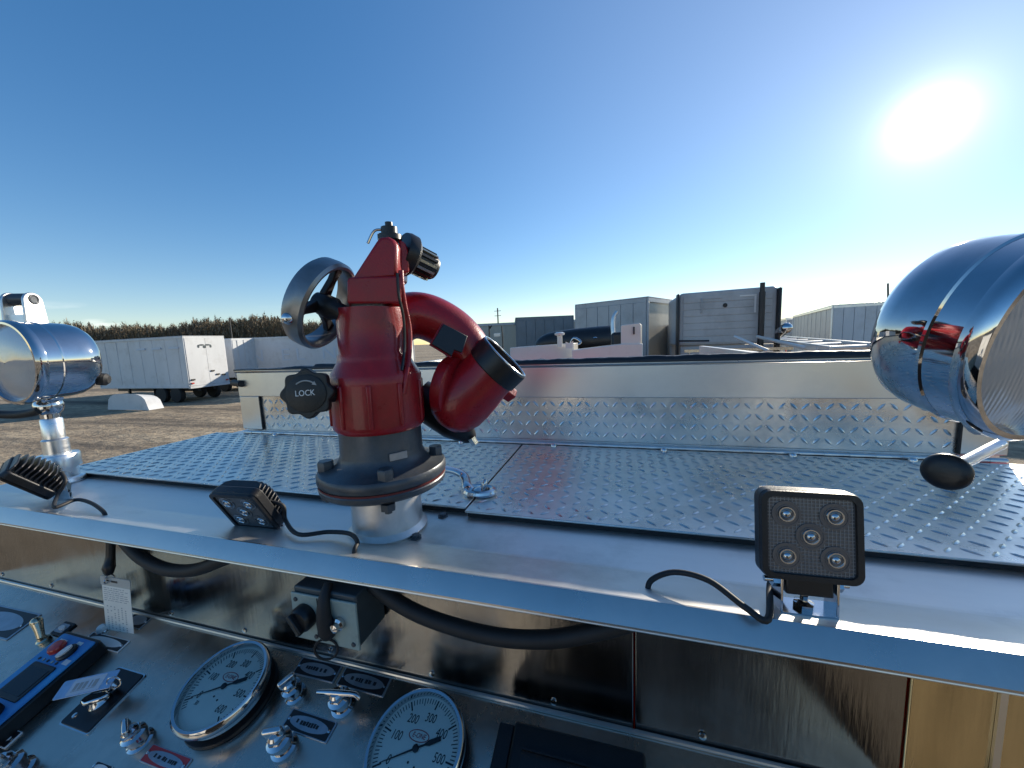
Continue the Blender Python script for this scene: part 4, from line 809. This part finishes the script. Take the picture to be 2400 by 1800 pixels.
# ------------------------------------------------------------------ trailers and trucks in the yard
def box_trailer(label, corner, heading, L, W, zt, zb, m, trim=M_wallalu, doors=True, rods=True, ribs=0, group='box trailers parked in the yard', axle=True, text=None, face_m=None):
    """corner: ground-plan point of the near rear corner; heading: direction of the long side; width runs to its left"""
    h = Vector((math.cos(heading), math.sin(heading), 0)); l = Vector((-h.y, h.x, 0))
    M = Matrix((h, l, UP)).transposed().to_4x4(); M.translation = Vector((corner[0], corner[1], -HC))
    T = Thing('box_trailer', label, 'trailer', M, group=group); z1 = zt + HC; z0 = zb + HC
    b = T.part('cargo_box', MB().box((.06, .05, z0), (L - .06, W - .05, z1 - .03)), m, world=False)
    T.part('roof', MB().box((0, 0, z1 - .031), (L, W, z1)), trim, b, world=False, bevel=.01)
    for zz in (z0 - .08, z1 - .15):
        for yy in (0.0, W - .049): T.part('side_rail', MB().box((.0, yy, zz), (L, yy + .049, zz + .115)), trim, b, world=False, bevel=.006)
    for xx in (0, L - .059):
        for yy in (0, W - .059): T.part('corner_post', MB().box((xx, yy - .002, z0 + .036), (xx + .059, yy + .061, z1 - .152)), trim, b, world=False, bevel=.008)
        T.part('end_rail', MB().box((xx + .002, .060, z1 - .149), (xx + .057, W - .060, z1 - .033)), trim, b, world=False)
    for k in range(ribs):
        x = .06 + (L - .12) * (k + 1) / (ribs + 1)
        for yy in (.04, W - .06): T.part('side_post', MB().box((x - .02, yy, z0 + .04), (x + .02, yy + .02, z1 - .16)), m, b, world=False)
    if doors:
        for s in (0, 1):
            d = T.part('rear_door', MB().box((-.022, .065 + s * (W/2 - .06), z0 + .04), (.055, W/2 - .005 + s * (W/2 - .06), z1 - .155)), face_m or m, b, world=False, bevel=.006)
            for q_ in ((.25, .70) if rods else ()): T.part('lock_rod', MB().cyl((-.045, .065 + s * (W/2 - .06) + q_ * (W/2 - .07), z0 + .02), (-.045, .065 + s * (W/2 - .06) + q_ * (W/2 - .07), z1 - .1), .016, 8), trim, d, world=False)
        T.part('door_sill', MB().box((-.06, .02, z0 - .12), (.10, W - .02, z0 + .03)), trim, b, world=False, bevel=.01)
    else:
        for k in range(6):
            yy = .06 + (W - .12) * k / 6
            T.part('front_panel', MB().box((-.018, yy + .006, z0 + .04), (.055, yy + (W - .12) / 6 - .006, z1 - .155)), face_m or m, b, world=False, bevel=.006)
    T.part('chassis', MB().box((.3, W/2 - .5, z0 - .35), (L - .3, W/2 - .38, z0 - .085)).box((.3, W/2 + .38, z0 - .35), (L - .3, W/2 + .5, z0 - .085)), M_frameb, world=False)
    if axle:
        for xx in (1.3, 2.6):
            if xx < L:
                for yy in (.02, W - .30):
                    w0 = T.part('wheel', MB().lathe([(.30, 0), (.46, .0), (.49, .05), (.49, .23), (.46, .28), (.30, .28)], Matrix.Translation((xx, yy, .49)) @ Matrix.Rotation(R_(-90), 4, 'X'), 24), M_tyre, world=False)
                    T.part('rim', MB().lathe([(.29, .03), (.20, .10), (.08, .11), (.08, .06)], Matrix.Translation((xx, yy, .49)) @ Matrix.Rotation(R_(-90), 4, 'X'), 20), M_chrome2, w0, world=False)
        for yy in (W/2 - .9, W/2 + .8): T.part('landing_leg', MB().box((L - 2.2, yy, 0.02), (L - 2.08, yy + .12, z0 - .08)), M_frameb, world=False)
    if text:
        body_, size_, tx, tz, tm_ = text
        T.text('lettering', body_, size_, Matrix.Translation((tx, -.008 if False else .045, tz)) @ Matrix.Rotation(R_(90), 4, 'X'), tm_, b, world=False, ex=.004)
    return T
c = at(435, 845, 22.3)
PI = math.pi
def trailer_side(label, near, far_dir, **k): pass
# left: white trailer, its long side to the camera, rear doors to the right
T_ = box_trailer('short white box trailer with a small dark eye emblem, left of the red monitor', (c.x, c.y + 2.45), PI, 8.2, 2.45, 1.06, -2.02, M_tw, trim=M_tw, ribs=0, rods=False)
em = MB(); fx = c.x + .026
for dy, dz, w0, h0_ in ((1.15, .62, .10, .09), (.98, .74, .16, .05), (1.34, .74, .16, .05), (.80, .66, .06, .10), (1.52, .66, .06, .10)): em.prism(ellipse(w0, h0_, 14), 0, .006, zframe(Vector((fx, c.y + dy, dz - .25)), Vector((1, 0, 0)), Vector((0, 1, 0))))
T_.part('emblem', em, M_greend, kind='stuff')
for dy, dz in ((.25, -1.65), (1.75, -1.45), (2.1, -1.5), (1.45, -1.2)): T_.part('door_latch', MB().box((fx - .002, c.y + dy - .10, dz), (fx + .05, c.y + dy + .10, dz + .09)), M_frameb)
for k_ in range(7): T_.part('side_seam', MB().box((c.x - .6 - k_ * 1.1, c.y + .036, -1.86), (c.x - .56 - k_ * 1.1, c.y + .0495, .9)), M_tw)
for dy in (.12, 2.2): T_.part('rear_lamp', MB().box((fx, c.y + dy, -1.86), (fx + .06, c.y + dy + .14, -1.78)), M_redknob)
T_.part('mud_flap', MB().box((c.x - 3.25, c.y + .05, -2.75), (c.x - 3.23, c.y + .55, -2.0)), M_rubber)
for uu in (0.5, 2.0, 3.4): T_.part('side_mark', MB().box((c.x - uu - .8, c.y - .004, .30), (c.x - uu, c.y + .049, .42)), M_letter)
c2 = at(547, 842, 27.5)
box_trailer('white trailer end showing just right of the short white trailer', (c2.x, c2.y + 2.45), PI, 9.0, 2.45, .98, -1.85, M_tw, trim=M_tw)
c3_ = at(547, 788, 29.0)
T_ = box_trailer('long pale blue-grey trailer seen over the deck, left of the red monitor', (c3_.x, c3_.y), R_(15.5), 13.4, 2.5, 1.02, -1.9, M_tw, trim=M_tw, ribs=0, doors=False)
hx = Vector((math.cos(R_(15.5)), math.sin(R_(15.5)), 0))
for k_, ch_r in enumerate('N EL N E'):
    if ch_r != ' ': T_.text('letter', ch_r, 1.35, frame(Vector((c3_.x, c3_.y, -.45)) + hx * (1.6 + 1.15 * k_) + Vector((-hx.y, hx.x, 0)) * .038, hx, z=Vector((hx.y, -hx.x, 0))), M_letter, None, sx=1.2, ex=.004)
fd = Matrix.Translation  # (short alias)
# curved pale fairing lying under the short trailer
fc = at(292, 912, 20.5)
fm = MB(); 
for i in range(17):
    t = i / 16; hgt_ = 1.0 * math.sqrt(max(0.0, 1 - (2*t - 1) ** 4)) * .9
    for yy in (0, .35, .7): fm.v.append((fc.x - 1.7 + 3.4 * t, fc.y + yy, -HC + .02 + hgt_ * (1 - yy * .25)))
for i in range(16):
    for j in range(2): a = i * 3 + j; fm.f.append((a, a + 3, a + 4, a + 1))
nb = len(fm.v)
for i in range(17): fm.v.append((fm.v[i*3][0], fm.v[i*3][1], -HC + .01))
for i in range(16): fm.f.append((nb + i, nb + i + 1, (i+1)*3, i*3))
single('fairing', fm, M_tw, 'pale curved fairing lying on the gravel under the short white trailer', 'fairing', (fc.x, fc.y, -HC))

def away(label, p1, p2, L, zt, zb, m, face_m=None, trim=M_wallalu, doors=False, **k):
    """trailer whose end face runs from p1 (left) to p2 (right) and whose length runs away from the camera"""
    d = (p2 - p1); d.z = 0; W = d.length; d.normalize(); h = Vector((-d.y, d.x, 0)); return box_trailer(label, (p2.x, p2.y), math.atan2(h.y, h.x), L, W, zt, zb, m, trim=trim, doors=doors, face_m=face_m, **k)
away('grey trailer nose with a sunlit beige side, right of the monitor outlet', Vector((-1.344, 12.424, 0)), Vector((.835, 11.269, 0)), 9.0, 1.08, -1.9, M_tbe, M_tg, trim=M_tg)
away('dark slate trailer end behind the black tractor hood', Vector((-4.70, 17.33, 0)), Vector((-2.01, 18.09, 0)), 10.0, 1.08, -1.9, M_td, M_td, trim=M_td)
p = at(1118, 757, 23.0); box_trailer('far beige trailer low on the horizon behind the monitor outlet', (p.x, p.y), R_(10), 12.0, 2.5, 1.10, -1.9, M_tbe, trim=M_tg, doors=False)
p = at(1060, 760, 30.0); box_trailer('farthest pale trailer, mostly hidden behind the red elbow', (p.x, p.y), R_(12), 9.0, 2.5, 1.15, -1.9, M_tw, trim=M_tw, doors=False)
hR = Vector((.263, .965, 0)); pR = Vector((9.995, 21.87, 0)); dR = Vector((.965, -.263, 0))
away('first grey trailer of the row running away beside the right spotlight', pR, pR + dR * 2.45, 15.0, 1.085, -1.9, M_tg, M_tw, trim=M_wallalu, ribs=9)
away('second grey trailer of the row, half behind the right spotlight', pR + dR * 3.1, pR + dR * 5.55, 15.0, 1.10, -1.9, M_tg, M_tw, trim=M_wallalu, ribs=9)
p = pR + hR * 16.5 - dR * .3
away('third trailer at the far end of the row, low and hazy', p, p + dR * 2.45, 12.0, 1.0, -1.9, M_tg, M_tg, trim=M_wallalu)

# grey sleeper tractor, back wall to the camera
sT = Thing('semi_tractor', 'grey sleeper tractor seen from behind with a tall black exhaust stack', 'truck', (2.45, 10.2, -HC))
x0, x1, y0 = 1.42, 3.49, 9.90
sb = sT.part('sleeper', MB().slab([(x0, y0, -.30), (x1, y0, -.30), (x1, y0, .93), (x1 - .06, y0, .99), (x0 + .06, y0, .96), (x0, y0, .90)], Vector((0, 1.9, 0))), M_tg, bevel=.04)
for i in range(7): sT.part('back_panel', MB().box((x0 + .10, y0 - .014, -.24 + .16 * i), (x1 - .10, y0 + .02, -.245 + .16 * (i + 1) - .008)), M_tg, sb, bevel=.004)
for xx in (x0 - .05, x1 - .02): sT.part('side_extender', MB().box((xx, y0 - .16, -1.2), (xx + .05, y0 + .1, .94)), M_tblack, sb, bevel=.02)
sT.part('round_window', MB().lathe([(.045, 0), (.05, .01), (.001, .012)], zframe(Vector((2.42, y0 - .014, .62)), Vector((0, -1, 0))), 20), M_ink, sb)
sT.part('grab_rail', MB().tube([(1.92, y0 - .016, .80), (1.92, y0 - .05, .78), (1.92, y0 - .05, .50), (1.90, y0 - .016, .48)], .014, 8, 3).tube([(1.93, y0 - .016, .79), (2.35, y0 - .02, .79)], .008, 6), M_tg, sb)
sT.part('marker_strip', MB().box((2.72, y0 - .022, .80), (3.06, y0 - .016, .83)).box((3.02, y0 - .022, .42), (3.06, y0 - .0161, .795)), M_white, sb)
stk = sT.part('exhaust_stack', MB().cyl((3.12, y0 - .18, -1.2), (3.12, y0 - .18, .86), .062, 20).cyl((3.12, y0 - .18, .86), (3.12, y0 - .18, 1.06), .05, 20), M_tblack)
sT.part('cab', MB().box((x0 + .05, y0 + 1.92, -1.6), (x1 - .05, y0 + 3.4, .3)), M_tg, bevel=.08); sT.part('hood', MB().box((x0 + .2, y0 + 3.41, -1.6), (x1 - .2, y0 + 4.9, -.8)), M_tg, bevel=.1)
sT.part('frame_rail', MB().box((2.0, 6.6, -2.1), (2.1, y0 + 4.8, -1.85)).box((2.85, 6.6, -2.1), (2.95, y0 + 4.8, -1.85)), M_frameb)
for wy in (7.2, 8.5, 13.6):
    for wx in (1.35, 3.1): sT.part('wheel', MB().lathe([(.28, 0), (.48, 0), (.51, .06), (.51, .40), (.48, .46), (.28, .46)], zframe(Vector((wx, wy, -HC + .51)), Vector((1, 0, 0))), 24), M_tyre)
sT.part('air_cleaner', MB().cyl((3.58, y0 + .3, -.12), (3.58, y0 - .25, .02), .12, 20).ball((3.58, y0 - .27, .03), .12, 18, 10), M_chrome)
sT.part('rear_deck_rail', MB().box((x0, y0 - .9, -.42), (x1, y0 - .85, -.36)), M_chrome2)
for i in range(6): sT.part('baluster', MB().cyl((x0 + .1 + .37 * i, y0 - .875, -1.8), (x0 + .1 + .37 * i, y0 - .875, -.37), .022, 8), M_chrome2)
sT.part('lower_back', MB().box((x0 + .05, y0 - .0, -1.9), (x1 - .05, y0 + .1, -.32)), M_tg, sb)
sT.part('black_bar', MB().cyl((x0 - .03, y0 - .3, -.17), (x0 + .62, y0 - .3, -.19), .02, 8), M_tblack)

# white rails of an empty chassis trailer, right of the sleeper
rT = Thing('chassis_trailer', 'white empty trailer frame with long rails right of the sleeper tractor', 'trailer', (3.8, 7.5, -HC))
ra, rb = at(1822, 786, 12.5), at(2075, 806, 5.2)
for k, (du, w0) in enumerate(((0, .055), (1, .04))):
    off_ = Vector((-.75, -.2, 0)) * du
    rT.part('rail', MB().slab([ra + off_ + UP * .0, rb + off_ + UP * .0, rb + off_ - UP * .11, ra + off_ - UP * .11], Vector((.06, .05, 0))), M_twhite, bevel=.006)
for i in range(7):
    q = ra.lerp(rb, (i + .5) / 7) - UP * .06; rT.part('cross_member', MB().cyl(q, q + Vector((-.75, -.2, 0)), .035, 8), M_twhite)
rT.part('stay', MB().cyl(at(1722, 789, 7.5), at(1800, 822, 6.6), .03, 8), M_twhite); rT.part('stay', MB().cyl(at(1775, 789, 8.0), at(1890, 816, 6.4), .035, 8), M_twhite)
for q in (ra.lerp(rb, .15), ra.lerp(rb, .55), ra.lerp(rb, .95)):
    for o_ in (Vector((0, 0, 0)), Vector((-.75, -.2, 0))): rT.part('upright', MB().box((q.x + o_.x - .04, q.y + o_.y - .04, -HC + .45), (q.x + o_.x + .04, q.y + o_.y + .04, q.z - .12)), M_twhite)
    rT.part('wheel', MB().lathe([(.25, -.5), (.46, -.5), (.46, -.15), (.25, -.15)], zframe(Vector((q.x - .05, q.y, -HC + .46)), Vector((1, 0, 0))), 20), M_tyre)
    rT.part('wheel', MB().lathe([(.25, -.5), (.46, -.5), (.46, -.15), (.25, -.15)], zframe(Vector((q.x - .45, q.y - .2, -HC + .46)), Vector((1, 0, 0))), 20), M_tyre)

# black tractor hood with chrome stack
bT = Thing('black_tractor', 'black tractor with a rounded glossy hood and bent exhaust pipe beyond the deck', 'truck', (-.9, 9.4, -HC))
h0, h1 = at(1262, 800, 9.6), at(1438, 795, 9.0)
bT.part('hood', MB().tube([h0 - UP * .16, h0.lerp(h1, .15) - UP * .06, h0.lerp(h1, .5) - UP * .02, h1 - UP * .0], [.16, .26, .31, .34], 26, 5), M_tblack)
bT.part('cab', MB().box((h1.x - .05, h1.y - .4, -1.7), (h1.x + .42, h1.y + 1.2, h1.z + .16)), M_tblack, bevel=.06)
bT.part('headlamp', MB().ball(at(1395, 792, 8.6), .05, 14, 8, None, .5), M_chrome); bT.part('chrome_trim', MB().tube([at(1335, 812, 8.9), at(1345, 793, 8.8), at(1362, 803, 8.7), at(1345, 812, 8.7)], .035, 10, 4), M_chrome)
e0 = at(1437, 800, 8.7); bT.part('exhaust_pipe', MB().tube([Vector((e0.x, e0.y, -1.5)), at(1437, 800, 8.7), at(1436, 765, 8.7), at(1438, 745, 8.7), at(1446, 730, 8.7)], [.05, .05, .05, .045, .04], 14, 4), M_wallalu)
bT.part('body', MB().box((h0.x, h0.y - .3, -2.2), (h1.x, h1.y + 1.0, -.32)), M_tblack, bevel=.05)
for wx in (h0.x + .4, h1.x + .1): bT.part('wheel', MB().lathe([(.28, -.2), (.5, -.2), (.5, .2), (.28, .2)], zframe(Vector((wx, h0.y - .5, -HC + .5)), Vector((0, 1, 0))), 22), M_tyre)
mT = Thing('mirror_mast', 'thin bent mirror bracket standing beside the black ring of the monitor outlet', 'mirror', (at(1150, 800, 9).x, at(1150, 800, 9).y, -HC))
mT.part('bracket', MB().tube([Vector((at(1147, 800, 9).x, at(1147, 800, 9).y, -HC)), at(1147, 790, 9), at(1148, 772, 9), at(1152, 763, 9)], .018, 8, 3), M_tblack); mT.part('bracket', MB().tube([Vector((at(1178, 800, 9).x, at(1178, 800, 9).y, -HC)), at(1178, 795, 9), at(1176, 764, 9)], .016, 8), M_tblack)
mT.part('mirror_head', MB().prism(rrect(.16, .09, .02), 0, .05, zframe(at(1166, 785, 9), Vector((0, -1, 0)))), M_twhite, bevel=.01)

# white truck with a low sloping body right behind the hose bed
wT = Thing('white_truck', 'cream white truck body with a raised cab guard just beyond the hose bed', 'truck', (-.6, 6.6, -HC))
wa, wb, wc = at(1195, 815, 6.6), at(1345, 804, 6.6), at(1340, 821, 6.0)
wd, we = at(1462, 806, 6.0), at(1506, 806, 6.0)
def down(p): return Vector((p.x, p.y, -HC + 1.0))
wT.part('side_wall', MB().slab([wa, wb, down(wb), down(wa)], Vector((.02, .5, 0))), M_twhite, bevel=.01)
wT.part('side_wall', MB().slab([wc, wd, we, down(we), down(wc)], Vector((.0, .5, 0))), M_twhite, bevel=.01)
g0, g1 = at(1455, 764, 6.0), at(1502, 760, 6.0)
wT.part('cab_guard', MB().slab([Vector((g0.x, g0.y, -.2)), Vector((g1.x, g1.y, -.2)), g1, g1 - AR * .04 + UP * .02, g0 + AR * .02 + UP * .015, g0], Vector((.05, .55, 0))), M_twhite, bevel=.02)
wT.part('guard_slot', MB().box((at(1486, 775, 5.98).x - .012, at(1486, 775, 5.98).y - .004, .02), (at(1486, 775, 5.98).x + .010, at(1486, 775, 5.98).y + .02, .14)), M_ink)
vq = at(1312, 800, 6.5); wT.part('vent_cap', MB().lathe([(.045, -.1), (.045, .10), (.085, .11), (.09, .14), (.05, .16), (.001, .162)], Matrix.Translation(vq), 20), M_twhite)
wT.part('bracket', MB().prism([(-.06, -.06), (.06, -.06), (.06, .06), (.0, .02), (-.06, .05)], 0, .05, zframe(at(1335, 808, 6.2), Vector((0, -1, 0)))), M_twhite)
wT.part('frame', MB().box((wa.x, 6.1, -HC + .7), (we.x, 7.1, -HC + .99)), M_frameb)
for wx in (wa.x + .5, we.x - .4):
    for wy in (6.25, 7.3): wT.part('wheel', MB().lathe([(.28, -.16), (.46, -.16), (.46, .16), (.28, .16)], zframe(Vector((wx, wy, -HC + .46)), Vector((0, 1, 0))), 22), M_tyre)

# poles and wires
def pole(label, u, v, d, r, lean=0, arms=0):
    top = at(u, v, d); T = Thing('utility_pole', label, 'pole', (top.x - lean, top.y, -HC)); T.part('shaft', MB().tube([(top.x - lean, top.y, -HC), top], [r * 1.3, r], 10), M_timber)
    for k in range(arms): T.part('arm', MB().box((top.x - .9, top.y - .05, top.z - .8 - k * 1.2), (top.x + .9, top.y + .05, top.z - .68 - k * 1.2)), M_timber)
    return T, top
P1, t1 = pole('thin leaning pole just left of the right spotlight', 2081, 664, 42, .09, -.6)
P1.part('wire', MB().tube([t1 - UP * .6, at(2040, 688, 55), at(2000, 704, 70), at(1960, 716, 90)], .02, 5, 4), M_timber); P1.part('wire', MB().tube([t1 - UP * 1.4, at(2040, 694, 55), at(2005, 708, 70), at(1960, 720, 90)], .02, 5, 4), M_timber)
pole('faint lamp mast on the horizon right of the red elbow', 1166, 722, 95, .16, 0, 2)
pole('thin dark mast rising from the wood, left of the hand wheel', 538, 744, 60, .06)
